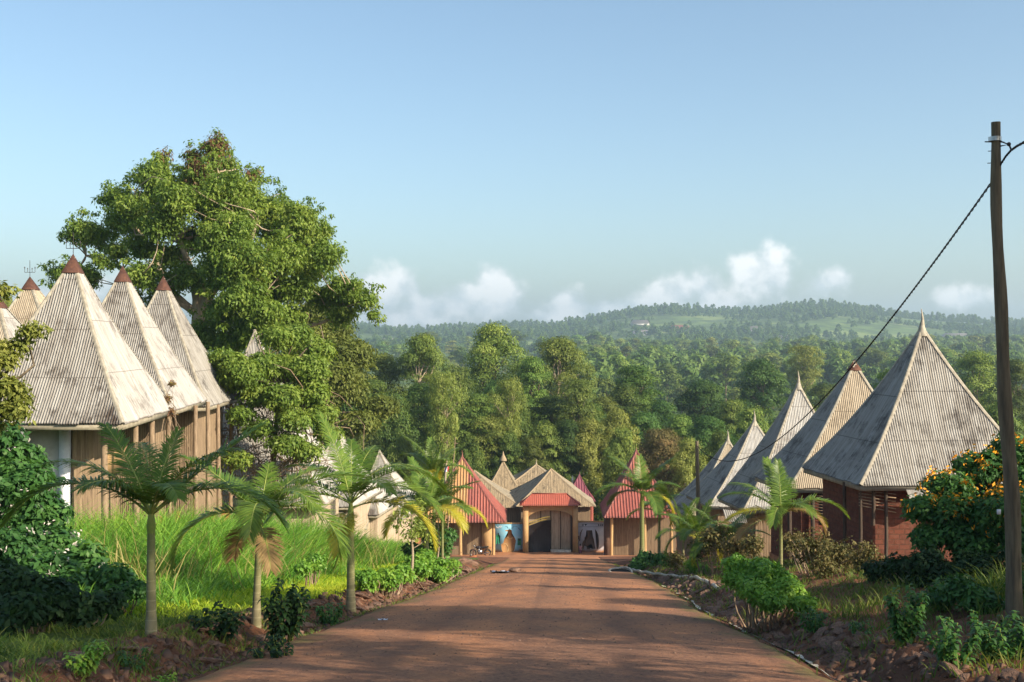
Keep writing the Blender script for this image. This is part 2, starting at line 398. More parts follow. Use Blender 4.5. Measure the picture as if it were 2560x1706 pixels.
def mk_ground():
    m, nt, b = mat('ground'); pos = geopos(nt)
    at = nn(nt, 'ShaderNodeAttribute', attribute_name='v').outputs['Fac']
    n1 = noise(nt, pos, .9, 8, .65); n2 = noise(nt, pos, 7, 8, .75); n3 = noise(nt, pos, .03, 5, .6)
    dirt = mixc(nt, maprange(nt, n1, .35, .65), (.26, .11, .055), (.13, .06, .036))
    dirt = mixc(nt, maprange(nt, n2, .5, .75, 0, .6), dirt, (.14, .06, .035))
    gr = mixc(nt, maprange(nt, n2, .35, .65), (.11, .17, .025), (.06, .10, .02))
    far = mixc(nt, maprange(nt, n3, .4, .6), (.06, .10, .028), (.11, .175, .04))
    far = mixc(nt, maprange(nt, noise(nt, pos, .012, 4, .5), .55, .63), far, (.19, .25, .07))
    k = mathn(nt, 'ADD', at, mathn(nt, 'MULTIPLY', mathn(nt, 'SUBTRACT', n1, .5), .9))
    c = mixc(nt, maprange(nt, k, .4, .6), dirt, gr)
    c = mixc(nt, maprange(nt, at, 1.3, 1.9), c, far)
    nt.links.new(c, b.inputs['Base Color']); b.inputs['Roughness'].default_value = 1.0
    bump(nt, b, mathn(nt, 'ADD', n1, mathn(nt, 'MULTIPLY', n2, .9)), 1.0, .14)
    return m
M['ground'] = mk_ground()

def mk_road():
    m, nt, b = mat('dirt_road'); pos = geopos(nt)
    at = nn(nt, 'ShaderNodeAttribute', attribute_name='v').outputs['Fac']      # distance from the edge, 0 at the edge
    n1 = noise(nt, pos, .35, 6, .6, (1, .45, 1)); n2 = noise(nt, pos, 16, 6, .75); n4 = noise(nt, pos, 55, 3, .7); n3 = noise(nt, pos, 1.6, 7, .7, (1, .4, 1))
    asp = mixc(nt, maprange(nt, n2, .38, .64), (.34, .17, .095), (.175, .088, .058))
    ochre = mixc(nt, maprange(nt, n2, .35, .65), (.52, .235, .11), (.38, .16, .075))
    k = mathn(nt, 'ADD', mathn(nt, 'MULTIPLY', n1, .75), mathn(nt, 'MULTIPLY', n3, .45))
    sep = nn(nt, 'ShaderNodeSeparateXYZ'); nt.links.new(pos, sep.inputs[0])
    k = mathn(nt, 'ADD', k, maprange(nt, sep.outputs[1], 30, 95, 0, .3))
    c = mixc(nt, maprange(nt, k, .50, .74), asp, ochre)
    c = mixc(nt, maprange(nt, n4, .60, .72, 0, .7), c, (.45, .30, .21))
    tk = nn(nt, 'ShaderNodeMath', operation='PINGPONG'); nt.links.new(mathn(nt, 'ADD', at, mathn(nt, 'MULTIPLY', n1, .9)), tk.inputs[0]); tk.inputs[1].default_value = .85
    c = mixc(nt, maprange(nt, tk.outputs[0], .4, .8, 0, .42), c, (.13, .07, .05))
    g = maprange(nt, mathn(nt, 'ADD', at, mathn(nt, 'MULTIPLY', mathn(nt, 'SUBTRACT', n3, .5), 2.2)), .1, .75, 1, 0)
    c = mixc(nt, mathn(nt, 'MULTIPLY', g, .75), c, (.15, .14, .04))
    nt.links.new(c, b.inputs['Base Color']); b.inputs['Roughness'].default_value = .95
    bump(nt, b, mathn(nt, 'ADD', mathn(nt, 'MULTIPLY', n2, .6), mathn(nt, 'ADD', n3, mathn(nt, 'MULTIPLY', n4, .35))), 1.0, .03)
    return m
M['road'] = mk_road()
M['stone'] = plain('laterite_stone', (.27, .16, .11), (.12, .075, .055), 4, .95, .9, .05)
M['earth'] = plain('earth_orange', (.42, .16, .065), (.30, .11, .05), 3, .95, .8, .04)

M['leaf_big'] = leafmat('leaf_big_tree', (.085, .155, .028), (.18, .275, .05), (.31, .385, .075), .42, .5)
M['leaf_brown'] = leafmat('leaf_dry', (.13, .06, .035), (.20, .11, .06), (.22, .19, .06), .25)
M['leaf_forest'] = leafmat('leaf_forest', (.06, .115, .022), (.13, .205, .038), (.26, .33, .065), .32, .6, .02)
M['leaf_forest_warm'] = leafmat('leaf_forest_warm', (.10, .14, .03), (.185, .235, .045), (.34, .37, .095), .32, .6, .02)
M['leaf_forest_dark'] = leafmat('leaf_forest_dark', (.035, .09, .02), (.075, .155, .032), (.15, .24, .05), .3, .6, .01)
M['leaf_rusty'] = leafmat('leaf_rusty', (.10, .10, .03), (.17, .14, .05), (.26, .16, .07), .25, .7)
M['leaf_bush'] = leafmat('leaf_bush', (.03, .09, .025), (.055, .15, .035), (.10, .22, .045), .3, .5)
M['leaf_fresh'] = leafmat('leaf_fresh', (.09, .22, .035), (.18, .36, .05), (.31, .46, .065), .35, .45)
M['leaf_under'] = leafmat('leaf_undergrowth', (.06, .08, .025), (.13, .12, .04), (.22, .16, .07), .2, .7)
M['leaf_shade'] = leafmat('leaf_painted_shade', (.012, .035, .01), (.02, .055, .014), (.04, .08, .02), .2, .6)  # bush greens darkened, shade of the low growth put into the colour
M['palm'] = leafmat('palm_leaflet', (.05, .12, .025), (.11, .20, .035), (.21, .30, .05), .38, .35)
M['palm_yellow'] = leafmat('palm_leaflet_yellow', (.25, .26, .03), (.42, .40, .04), (.55, .48, .06), .4, .4)
M['palm_dry'] = leafmat('palm_leaflet_dry', (.22, .15, .07), (.30, .2, .09), (.38, .27, .12), .25, .7)
M['palm_stem'] = plain('palm_crownshaft', (.17, .24, .05), (.28, .31, .07), 5, .45, .1)
M['grass_tall'] = leafmat('grass_tall', (.08, .22, .03), (.17, .36, .045), (.30, .46, .06), .4, .45)
M['grass_lime'] = leafmat('grass_lime', (.22, .36, .02), (.36, .48, .03), (.5, .52, .05), .4, .5)
M['grass_road'] = leafmat('grass_road', (.06, .12, .02), (.12, .19, .03), (.24, .25, .06), .35, .5)
M['grass_dry'] = leafmat('grass_dry', (.22, .2, .06), (.34, .3, .10), (.45, .38, .16), .3, .7)
M['petal_orange'] = plain('orange_petal', (.85, .33, .02), (.9, .45, .03), 9, .6, 0)
M['petal_white'] = plain('white_petal', (.75, .68, .62), (.6, .55, .5), 9, .6, 0)
def mk_trunkpalm():
    m, nt, b = mat('palm_trunk'); oc = objco(nt)
    sep = nn(nt, 'ShaderNodeSeparateXYZ'); nt.links.new(oc, sep.inputs[0])
    f = noise(nt, oc, 6, 5, .6)
    ring = mathn(nt, 'FRACT', mathn(nt, 'ADD', mathn(nt, 'MULTIPLY', sep.outputs[2], 7.5), mathn(nt, 'MULTIPLY', f, .5)))
    c = mixc(nt, maprange(nt, f, .35, .65), (.30, .25, .16), (.20, .17, .10))
    c = mixc(nt, maprange(nt, ring, .0, .16, .8, 0), c, (.40, .36, .24))
    c = mixc(nt, maprange(nt, sep.outputs[2], .2, 1.5, .15, .75), c, (.17, .21, .06))
    nt.links.new(c, b.inputs['Base Color']); b.inputs['Roughness'].default_value = .75
    bump(nt, b, ring, .3, .02)
    return m
M['palm_trunk'] = mk_trunkpalm()

# ------------------------------------------------------------------ terrain
KY = [-200, 0, 100, 105, 111, 125, 160, 250, 450, 700, 1000, 1500, 2200, 6000]
KZ = [33.3, -1.5, -18.9, -19.75, -20.45, -20.8, -24, -27, -25, -22, -17, -6, 0, 0]
RPX = [-1500, 0, 500, 890, 1000, 1150, 1300, 1400, 1480, 1600, 1680, 1800, 1900, 1990, 2080, 2180, 2300, 2400, 2560, 3200, 4500]
RPY = [830, 828, 824, 824, 836, 830, 822, 822, 808, 788, 781, 788, 785, 776, 772, 788, 803, 808, 822, 818, 830]
def xc(y): return .037*np.clip(y, -20, 112)-.4
def hwl(y): return 3.65-.33*sstep(20, 32, np.asarray(y))+.12*nz(y, 0, 3, 2)+6*sstep(92, 103, y)
def hwr(y): return 3.6+.5*sstep(20, 42, y)+.1*nz(y, 0, 2.6, 5)+6*sstep(95, 104, y)
def Z(x, y):
    x = np.asarray(x, float); y = np.asarray(y, float)
    base = np.interp(y, KY, KZ)
    l = x-xc(y)
    near = 1-sstep(62, 88, y)
    tl = -l-hwl(y); tr = l-hwr(y)
    rock = .13*nz(x, y, .35, 1)+.10*np.abs(nz(x, y, .8, 4))
    zl = -.14*sstep(-.2, .25, tl)*near+(.30+.7*rock)*sstep(.35, 1.05, tl)*near-.06*sstep(1.3, 2.2, tl)*near+.22*sstep(1.6, 9, tl)+.1*sstep(6, 16, tl)*near
    zr = -.16*sstep(-.2, .2, tr)*near+(.28+.7*rock)*sstep(.4, 1.2, tr)*near-.08*sstep(1.3, 2.2, tr)*near+(.25+.2*near)*sstep(1.5, 5, tr)
    z = base+np.where(l < 0, zl, zr)
    onroad = (np.minimum(-tl, -tr) > 0) & (y < 112)
    z = z-.10*onroad*sstep(0, .3, np.minimum(-tl, -tr))
    z = z+.05*nz(x, y, 1.4, 3)*sstep(.2, 1.5, np.maximum(tl, tr))
    z = z+sstep(120, 220, y)*2.5*nz(x, y, 60, 7)+sstep(400, 900, y)*6*nz(x, y, 170, 2)
    zr_ = (853-np.interp(x/np.maximum(y, 1)*F+1280, RPX, RPY))/F*2200
    s = sstep(1250, 2150, y)*(1-.5*sstep(2300, 3400, y))
    z = z*(1-s)+s*(zr_+(1-s)*7*nz(x, y, 130, 5))
    return z
def terrain():
    xs = np.concatenate([-np.geomspace(3600, 17, 60), np.arange(-16.5, -5.2, .45), np.arange(-5.2, -1.8, .14), np.arange(-1.8, 2.2, .5), np.arange(2.2, 8.8, .14), np.arange(8.8, 17, .5), np.geomspace(17.5, 3600, 62)])
    ys = np.concatenate([np.arange(-60, 4, 4), np.arange(4, 34, .16), np.arange(34, 60, .3), np.arange(60, 125, .7), np.geomspace(126, 5200, 130)])
    X, Y = np.meshgrid(xs, ys, indexing='ij')
    Zg = Z(X, Y)
    l = X-xc(Y); tl = -l-hwl(Y); tr = l-hwr(Y)
    cov = np.where(l < 0, sstep(1.2, 2.4, tl)*.85+.35*(1-sstep(.0, .5, tl)), .30*sstep(3, 8, tr)+.30*(1-sstep(.0, .5, tr)))*(1-sstep(84, 95, Y)*(1-sstep(7, 12, np.abs(l))))
    cov = np.maximum(cov, 2*sstep(116, 124, Y))
    mb = MB()
    idx = np.arange(X.size).reshape(X.shape)
    f = np.stack([idx[:-1, :-1], idx[1:, :-1], idx[1:, 1:], idx[:-1, 1:]], -1).reshape(-1, 4)
    o = npmesh('ground', np.stack([X, Y, Zg], -1).reshape(-1, 3), f, M['ground'], attr=cov.ravel(), smooth=True)
    props(o, kind='structure')
terrain()
def road():
    ys = np.concatenate([np.arange(2, 40, .25), np.arange(40, 112.5, .6)])
    t = np.linspace(-1, 1, 61)
    Yg, T = np.meshgrid(ys, t, indexing='ij')
    hl = hwl(Yg); hr = hwr(Yg)
    Xg = xc(Yg)+np.where(T < 0, T*(hl+.15), T*(hr+.15))
    edge = np.where(T < 0, (1+T)*hl, (1-T)*hr)
    Zg = np.interp(Yg, KY, KZ)+.07*(1-T**2)-.02+.012*nz(Xg, Yg, 1.1, 4)-.22*(1-sstep(0, .35, edge))*(1-sstep(84, 95, Yg))
    Zg = Zg-.04*sstep(94, 112, Yg)
    idx = np.arange(Xg.size).reshape(Xg.shape)
    f = np.stack([idx[:-1, :-1], idx[:-1, 1:], idx[1:, 1:], idx[1:, :-1]], -1).reshape(-1, 4)
    o = npmesh('road', np.stack([Xg, Yg, Zg], -1).reshape(-1, 3), f, M['road'], attr=(edge+sstep(84, 95, Yg)*3).ravel(), smooth=True)
    props(o, kind='structure')
road()
def zg(x, y): return float(Z(x, y))
def G(px, d, dz=0.0):
    x = (px-1280)/F*d
    return np.array([x, d, zg(x, d)+dz])

rng = np.random.default_rng(7)
random.seed(7)

# ------------------------------------------------------------------ houses
def roof_face(mb, A, B, C, period, amp, flare, prof='sine', per=6):
    """corrugated sheet from the eave A-B up to the apex C; ribs run straight up the slope"""
    A, B, C = map(lambda q: np.array(q, float), (A, B, C))
    e = B-A; L = np.linalg.norm(e); e = e/L
    ua = np.clip(np.dot(C-A, e)/L, .05, .95)
    foot = A+e*L*ua; W = C-foot; H = np.linalg.norm(W)
    n = np.cross(e, W); n /= np.linalg.norm(n)
    if n[2] < 0: n = -n
    N = max(8, int(L/period*per)); K = 12
    u = np.linspace(0, 1, N+1)
    vm = np.where(u < ua, u/ua, (1-u)/(1-ua))
    k = np.linspace(0, 1, K+1)
    v = vm[:, None]*k[None]
    ph = u*L/period*2*np.pi
    if prof == 'sine': off = amp*np.sin(ph)
    elif prof == 'rib': off = amp*(np.maximum(0, np.cos(ph))**3)*2
    else: off = amp*(rng.random(N+1)-.5)
    pos = A+e*(u*L)[:, None, None]+W*v[..., None]+n*off[:, None, None]
    sheet = (u*L/.66).astype(int); rag = rng.uniform(0, .05, sheet.max()+1)[sheet]
    pos[:, 0] -= (W/H)*rag[:, None]*np.where(vm > .03, 1, 0)[:, None]
    pos += n*(.022*nz((u*L)[:, None]+A[0], v*H+A[1], 1.1, A[1])*np.minimum(1, 6*np.minimum(vm[:, None]-v, 1)+.0))[..., None]
    pos[..., 2] -= flare*4*v*(1-v)
    if prof == 'thatch':
        pos[..., 2] += (rng.random(pos.shape[:2])-.5)*.05
    uv = np.stack([np.broadcast_to((u*L)[:, None], v.shape), v*H], -1)
    mb.grid(pos, uv)
    return

def hip(mb, A, C, flare, w, h=.03):
    A = np.array(A, float); C = np.array(C, float)
    k = np.linspace(0, 1, 13)
    p = A+(C-A)*k[:, None]; p[:, 2] -= flare*4*k*(1-k); p[:, 2] += .02
    t = np.gradient(p, axis=0); t /= np.linalg.norm(t, axis=1)[:, None]
    side = np.cross(t, (0, 0, 1)); side /= np.linalg.norm(side, axis=1)[:, None]
    up = np.cross(side, t)
    prof = [(-1, -.55), (-.5, .05), (-.18, .30), (.18, .30), (.5, .05), (1, -.55)]
    Gd = np.stack([p+side*w*a+up*w*b for a, b in prof], 1)
    mb.grid(Gd)

def ribwall(mb, a, b, z0, z1, period=.07, amp=.018, prof='cane', v0=0):
    """a wall of upright canes, sheets or plain plaster from a to b"""
    a = np.array(a, float); b = np.array(b, float); e = b-a; L = np.linalg.norm(e); e = e/L
    n = np.array([e[1], -e[0]])
    N = max(2, int(L/period*6)) if amp else 2
    u = np.linspace(0, L, N+1)
    off = amp*np.abs(np.sin(u/period*np.pi)) if amp else u*0
    z0 = np.broadcast_to(z0, u.shape) if np.isscalar(z0) else np.interp(u, [0, L], z0)
    z1 = np.broadcast_to(z1, u.shape) if np.isscalar(z1) else np.interp(u, [0, L], z1)
    ks = np.linspace(0, 1, 4)
    pos = np.zeros((N+1, 4, 3)); uv = np.zeros((N+1, 4, 2))
    for i, k in enumerate(ks):
        pos[:, i, 0] = a[0]+e[0]*u+n[0]*off; pos[:, i, 1] = a[1]+e[1]*u+n[1]*off; pos[:, i, 2] = z0+(z1-z0)*k
        uv[:, i, 0] = u; uv[:, i, 1] = (z1-z0)*k
    mb.grid(pos, uv)

def unit_(v): return v/(np.linalg.norm(v)+1e-9)
def finial(kind, parent, C, s=1.0, m=None, corners=None, flare=0):
    C = np.array(C, float)
    if kind in ('cap', 'trident'):
        mb = MB(); k = .085*s
        base = []
        for q in corners:
            b = C+(np.array(q)-C)*k; b[2] -= flare*4*k*(1-k); d = b-C; d[2] = 0; base.append(b+unit_(d)*.09)
        mb.add(base+[(C[0], C[1], C[2]+.13*s)], (), [(0, 1, 4), (1, 2, 4), (2, 3, 4), (3, 0, 4)])
        mb.build('ridge_cap', M['cap_rust'], parent)
    if kind == 'trident':
        mb = MB(); z = C[2]+.05
        mb.tube([(C[0], C[1], z), (C[0], C[1], z+.78*s)], .012, 5)
        mb.tube([(C[0]-.23*s, C[1], z+.25*s), (C[0]+.23*s, C[1], z+.25*s)], .011, 5)
        for dx, hh in ((-.23, .26), (-.1, .2), (.1, .2), (.23, .26)):
            mb.tube([(C[0]+dx*s, C[1], z+.25*s), (C[0]+dx*s, C[1], z+(.25+hh*.8)*s)], .01, 5)
            mb.tube([(C[0]+dx*s, C[1], z+(.25+hh*.7)*s), (C[0]+dx*s, C[1], z+(.25+hh)*s)], [.035*s, .003], 5)
        mb.build('finial', M['iron'], parent)
    if kind == 'spire':
        mb = MB()
        mb.tube([(C[0], C[1], C[2]-.35*s), (C[0], C[1], C[2]), (C[0]+.02, C[1], C[2]+.25*s), (C[0]-.02, C[1], C[2]+.62*s)], [.22*s, .1*s, .05*s, .012], 8)
        mb.build('finial', m or M['ridge'], parent)

def pyramid_house(name, label, NL, NR, FR, FL, ze, apex, gz, near='tin', side='tin_white', wall='cane_pale', period=.083, amp=.016, flare=.35,
                  prof='sine', fin='cap', inset=.8, group=None, wallprof=.018, fascia=True, cat='house', hipw=.10, hipm='ridge', floor=True, fins=1.0, wper=.08, sides=('N', 'R', 'F', 'L')):
    cs = [np.array([p[0], p[1], ze]) for p in (NL, NR, FR, FL)]
    c = sum(cs)/4
    root = thing(name, label, cat, (float(c[0]), float(c[1]), float(gz)), group)
    A = np.array(apex, float)
    tags = {'N': (0, 1, near), 'R': (1, 2, side), 'F': (2, 3, near), 'L': (3, 0, side)}
    roof = None
    # the four slopes: near and side metals may differ, sunlit or shaded tone put into the colour
    for mset in sorted({near, side}):
        mb = MB()
        for kx, (i, j, mk) in tags.items():
            if mk == mset: roof_face(mb, cs[i], cs[j], A, period, amp, flare, prof)
        o = mb.build('roof', M[mset], root, smooth=True)
        roof = roof or o
    mb = MB()
    for q in cs: hip(mb, q, A, flare, hipw*.8)
    mb.build('hip_cap', M[hipm], root)
    if fascia:
        mb = MB()
        for i in range(4):
            a, b = cs[i].copy(), cs[(i+1) % 4].copy(); inn = (c-a); inn[2] = 0; inn /= np.linalg.norm(inn)
            inb = (c-b); inb[2] = 0; inb /= np.linalg.norm(inb)
            mb.bar(a+inn*.09+np.array([0, 0, -.12]), b+inb*.09+np.array([0, 0, -.12]), .035, .17)
        mb.build('fascia', M['board'], root)
    if wall:
        ws = [q+(c-q)*np.array([1, 1, 0])*(inset/np.linalg.norm((c-q)[:2]))*1.35 for q in cs]
        mb = MB()
        for i in range(4):
            a, b = ws[i], ws[(i+1) % 4]
            ribwall(mb, a[:2], b[:2], gz-.8, ze+.25, wper, wallprof)
        mb.build('wall', M[wall], root)
        if floor:
            mb = MB(); mb.box((c[0], c[1], gz-.42), (abs(ws[1][0]-ws[0][0])+.6, abs(ws[2][1]-ws[1][1])+.6, 1.0)); mb.build('plinth', M['earth'], root)
    if fin: finial(fin, root, A, fins, None, cs, flare)
    return root

def posts(root, pts, gz_list, ztop, r=.09, m='wood', name='post', lean=.06):
    for (x, y), g in zip(pts, gz_list):
        mb = MB(); a = random.uniform(-lean, lean); b = random.uniform(-lean, lean)
        k = np.linspace(0, 1, 6)
        path = [(x+a*(1-t)+.02*math.sin(5*t+x), y+b*(1-t), g-.3+(ztop-g+.3)*t) for t in k]
        mb.tube(path, [r*(1.12-.2*t) for t in k], 9)
        mb.build(name, M[m], root, smooth=True)

# --- left row: three tall zinc pyramids side by side
LG = 'tall zinc pyramid houses along the left of the lane'
gz1 = zg(-14.5, 36)
h1 = pyramid_house('pyramid_house', 'nearest zinc pyramid house of the left row, whitewashed wall and trident on its rusty cap',
    (-16.9, 34.0), (-11.62, 34.0), (-12.3, 41.6), (-17.6, 41.6), -2.46, (-14.5, 37.6, 2.76), zg(-14, 36), near='tin', side='tin_white', fin='trident', group=LG, wall=None, amp=.034, flare=.25)
h2 = pyramid_house('pyramid_house', 'second zinc pyramid house of the left row, dry weeds growing at its eave',
    (-17.8, 41.9), (-12.5, 41.9), (-13.2, 49.3), (-18.5, 49.3), -2.55, (-15.6, 45.6, 2.9), -7.2, fin='cap', group=LG, wall='cane', amp=.034, flare=.25, inset=1.7)
h3 = pyramid_house('pyramid_house', 'third zinc pyramid house of the left row, half hidden by the great tree',
    (-18.6, 49.5), (-13.25, 49.5), (-13.75, 57.2), (-19.0, 57.2), -2.85, (-16.3, 53.2, 2.93), -8.4, fin='cap', group=LG, wall='cane', near='tin', side='tin_grey', amp=.034, flare=.25)
h0 = pyramid_house('pyramid_house', 'small brown zinc pyramid with trident finial behind the nearest left house',
    (-23.6, 47), (-18.2, 47), (-18.2, 54), (-23.6, 54), -1.6, (-21.4, 50.5, 2.75), -6.5, fin='trident', group=LG, near='tin_rust', side='tin_rust', wall='cane', amp=.02, fins=1.0)
h00 = pyramid_house('pyramid_house', 'pale pinkish zinc roof cut by the left picture edge behind the nearest house',
    (-22.2, 41), (-17.4, 41), (-17.4, 48), (-22.2, 48), -2.0, (-19.9, 44.0, 1.7), -6.5, fin='cap', group=LG, near='tin_rust', side='tin_white', wall='cane', amp=.012)
# walls of the nearest house: whitewashed corner, cane panels, gallery of log posts
mb = MB()
mb.box((-16.1, 35.75, -5.0), (3.9, .2, 5.6)); mb.build('whitewashed_wall', M['plaster_white'], h1)
mb = MB(); mb.box((-14.02, 35.68, -5.0), (.26, .3, 5.6)); mb.build('corner_pilaster', M['cloth_white'], h1)
mb = MB(); ribwall(mb, (-13.88, 35.9), (-13.45, 36.6), -8, -2.5, .09, .03); ribwall(mb, (-13.75, 36.8), (-14.3, 41.4), -8.5, -2.5, .10, .04); mb.build('cane_wall', M['cane'], h1)
mb = MB(); mb.box((-13.98, 38.6, -4.2), (.1, 5.2, .9)); mb.build('plaster_band', M['plaster'], h1)
mb = MB(); mb.box((-14.5, 38.4, -7.55), (3.4, 6.2, 1.2)); mb.build('plinth', M['earth'], h1)
posts(h1, [(-12.52, 35.0), (-12.0, 36.3), (-12.2, 38.6), (-12.35, 41.0)], [zg(-12.5, 35), zg(-12, 36.3), zg(-12.2, 38.6), zg(-12.3, 41)], -2.5, .10)
posts(h2, [(-12.75, 45.9), (-13.0, 48.7)], [zg(-12.7, 45.9), zg(-13, 48.7)], -2.6, .095)
posts(h3, [(-13.4, 51.9), (-13.8, 55.9)], [zg(-13.4, 51.9), zg(-13.8, 55.9)], -2.9, .095)

# --- overgrown great house further down on the left, and the small compound below it
h4 = pyramid_house('pyramid_house', 'big zinc house overgrown by the great tree, beyond the left row',
    (-17.6, 57.8), (-9.5, 57.8), (-9.3, 66), (-17.6, 66), -8.3, (-13.9, 61.5, .6), -11.3, near='tin', side='tin_white', wall='cane_pale', fin=None, amp=.018, flare=.6, inset=.7)
SG = 'small zinc houses down the left of the lane'
h5 = pyramid_house('small_house', 'white-sided zinc roof behind the third palm on the left',
    (-13.4, 68), (-9.55, 68), (-8.6, 76), (-13.4, 76), -9.9, (-10.9, 71.5, -5.4), -12.9, near='tin', side='tin_white', wall='cane_pale', fin=None, group=SG, inset=.5, amp=.018)
h6 = pyramid_house('small_house', 'low zinc roof with a striped front over cane walls, left of the saplings',
    (-11.2, 73), (-8.55, 73), (-7.7, 80), (-11.2, 80), -11.15, (-9.3, 75.5, -8.9), -14.0, near='tin', side='tin_white', wall='cane_pale', fin=None, group=SG, inset=.4, amp=.018, flare=.1)
h7 = pyramid_house('small_house', 'smallest low zinc roof beside the thin sapling on the left',
    (-9.6, 79), (-7.75, 79), (-7.0, 84), (-9.6, 84), -12.4, (-8.35, 80.5, -10.9), -15.0, near='tin', side='tin_white', wall='cane_pale', fin=None, group=SG, inset=.3, amp=.018, flare=.1)
h8 = pyramid_house('small_house', 'steep pale roof glimpsed between the left palms and the red gatehouse',
    (-12.0, 84), (-7.2, 84), (-7.0, 91), (-12.0, 91), -12.6, (-10.2, 87.5, -8.4), -15.5, near='tin', side='tin_white', wall='cane_pale', fin=None, group=SG, inset=.5, amp=.018)
for hh, (x0, x1, y, z1) in ((h5, (-11.2, -10.4, 68.35, -10.3)), (h6, (-10.2, -9.45, 73.2, -11.6)), (h7, (-9.0, -8.5, 79.1, -12.7))):
    mb = MB(); mb.box(((x0+x1)/2, y-.45, z1-.15), (x1-x0+.5, 1.2, .06), np.array([[1, 0, 0], [0, .93, -.36], [0, .36, .93]])); mb.build('porch_roof', M['board'], hh)
    mb = MB(); mb.box(((x0+x1)/2, y-.02, z1-1.5), (x1-x0-.15, .08, 2.1)); mb.build('door', M['plaster'], hh)
    for xx in (x0, x1):
        mb = MB(); mb.box((xx, y-.9, z1-1.6), (.12, .12, 2.7)); mb.build('porch_post', M['wood'], hh)

# --- right row
RG = 'zinc pyramid houses stepping down the right of the lane'
def right_house(label, yn, dep, ze, apex, near, side, wall, fin, width=6.8, gz=None, **kw):
    gz = zg(13, yn+2) if gz is None else gz
    return pyramid_house('pyramid_house', label, (11.4, yn), (11.4+width, yn+.3), (11.4+width-.5, yn+dep), (10.85, yn+dep), ze, apex, gz, near=near, side=side, wall=wall, fin=fin,
                         group=RG, inset=.6, flare=.35, amp=.014, **kw)
r1 = right_house('largest zinc pyramid house on the right, dark red brick walls, next to the flowering bush', 37.3, 5.3, -4.72, (14.45, 40.1, .52), 'tin_grey', 'tin_grey', 'brick', 'spire', 6.5, wallprof=0)
r2 = right_house('tan rusty pyramid house with open dark bay, second in the right row', 47, 4.2, -6.08, (14.9, 49.5, -.89), 'tin_rust', 'tin_grey', 'brick', 'cap', wallprof=0, fins=.7)
r3 = right_house('third pyramid house of the right row, thin rusty spike on top', 56, 4.3, -8.29, (14.8, 58.8, -2.16), 'tin_white', 'tin_grey', 'cane', 'spire')
r4 = right_house('fourth pyramid house of the right row, behind the small utility pole', 66, 5.2, -9.6, (14.7, 69, -4.8), 'tin_white', 'tin_grey', 'cane', 'spire')
r5 = right_house('farthest pyramid house of the right row, next to the red gatehouse', 75, 5, -11.5, (14.8, 78, -6.7), 'tin_rust', 'tin_grey', 'cane', 'spire')
# timber and loose sheets on the two nearest
mb = MB()
gr = zg(12, 37)
for x, y, z1, z0 in ((11.55, 37.75, -4.75, gr-.5), (12.35, 37.6, -4.75, gr-.5), (11.95, 37.65, -4.8, -6.1), (11.3, 38.7, -4.8, gr-.5)):
    b = MB(); b.tube([(x, y, z0), (x+.02, y, (z0+z1)/2), (x, y, z1)], .06, 7); b.build('post', M['wood_dark'], r1)
b = MB()
for i in range(7):
    b.bar((11.5, 37.72, -4.85-.1*i), (12.7, 37.62, -4.95-.12*i), .02, .03)
b.build('lattice', M['wood'], r1)
b = MB()
u = np.linspace(0, 1, 120); v = np.linspace(0, 1, 5)
U, Vv = np.meshgrid(u, v, indexing='ij')
Gd = np.stack([12.9+4.4*U, 37.25-.35*Vv+.0*U, -4.86-.2*Vv-.12*np.sin(U*9)*Vv-.07*np.sin(U*23+1)*Vv+.012*np.sin(U*4.4/.08*2*np.pi)], -1)
b.grid(Gd, np.stack([U*4.4, Vv*.6], -1)); b.build('loose_sheet', M['tin_grey'], r1)
b = MB(); b.box((12.2, 40.0, -5.1), (.05, 3.9, .5)); b.build('beam', M['wood_dark'], r2) if False else None
for x, y in ((11.55, 47.35), (12.5, 47.3), (14.9, 47.3)):
    b = MB(); b.tube([(x, y, zg(x, y)-.3), (x, y, -6.1)], .09, 7); b.build('post', M['wood_dark'], r2)
b = MB()
for i in range(9): b.bar((12.55, 47.25, -6.3-.12*i), (13.4, 47.25, -6.38-.12*i), .02, .03)
b.build('lattice', M['wood'], r2)
b = MB(); b.box((14.2, 47.5, -7.0), (2.7, .1, 1.3)); b.build('bay_shade_panel', M['black_paint'], r2)  # black panel painted in for the shade inside the open bay
b = MB()
Gd = np.stack([10.4+1.1*U, 55.2+.9*Vv+.3*U, -8.75+.45*Vv-.15*U+.02*np.sin(U*60)], -1)
b.grid(Gd, np.stack([U, Vv], -1)); b.build('loose_sheet', M['tin_grey'], r3)

# ------------------------------------------------------------------ the gate compound
def pixel_pyr(name, label, nl, nr, dn, dep, apexpx, da, gz=None, dxl=0.0, dxr=0.0, **kw):
    a = P(nl[0], nl[1], dn); b = P(nr[0], nr[1], dn)
    ze = (a[2]+b[2])/2
    return pyramid_house(name, label, (a[0], dn), (b[0], dn), (b[0]+dxr, dn+dep), (a[0]+dxl, dn+dep), ze, P(apexpx[0], apexpx[1], da), gz if gz is not None else zg(a[0], dn), **kw)
GZ = zg(3.5, 110)
red_l = pixel_pyr('red_gatehouse', 'red ribbed-metal pyramid gatehouse with yellowed left side, motorcycle parked under it', (1046, 1307), (1264, 1307), 103.5, 7.6, (1155.5, 1141), 107.3,
    gz=GZ, near='tin_red_faded', side='tin_red', wall=None, period=.27, amp=.045, prof='rib', fin=None, hipm='tin_red', fascia=False, flare=.25, group='red gatehouses', hipw=.14)
finial('spire', red_l, P(1155.5, 1141, 107.3), .9, M['tin_red'])
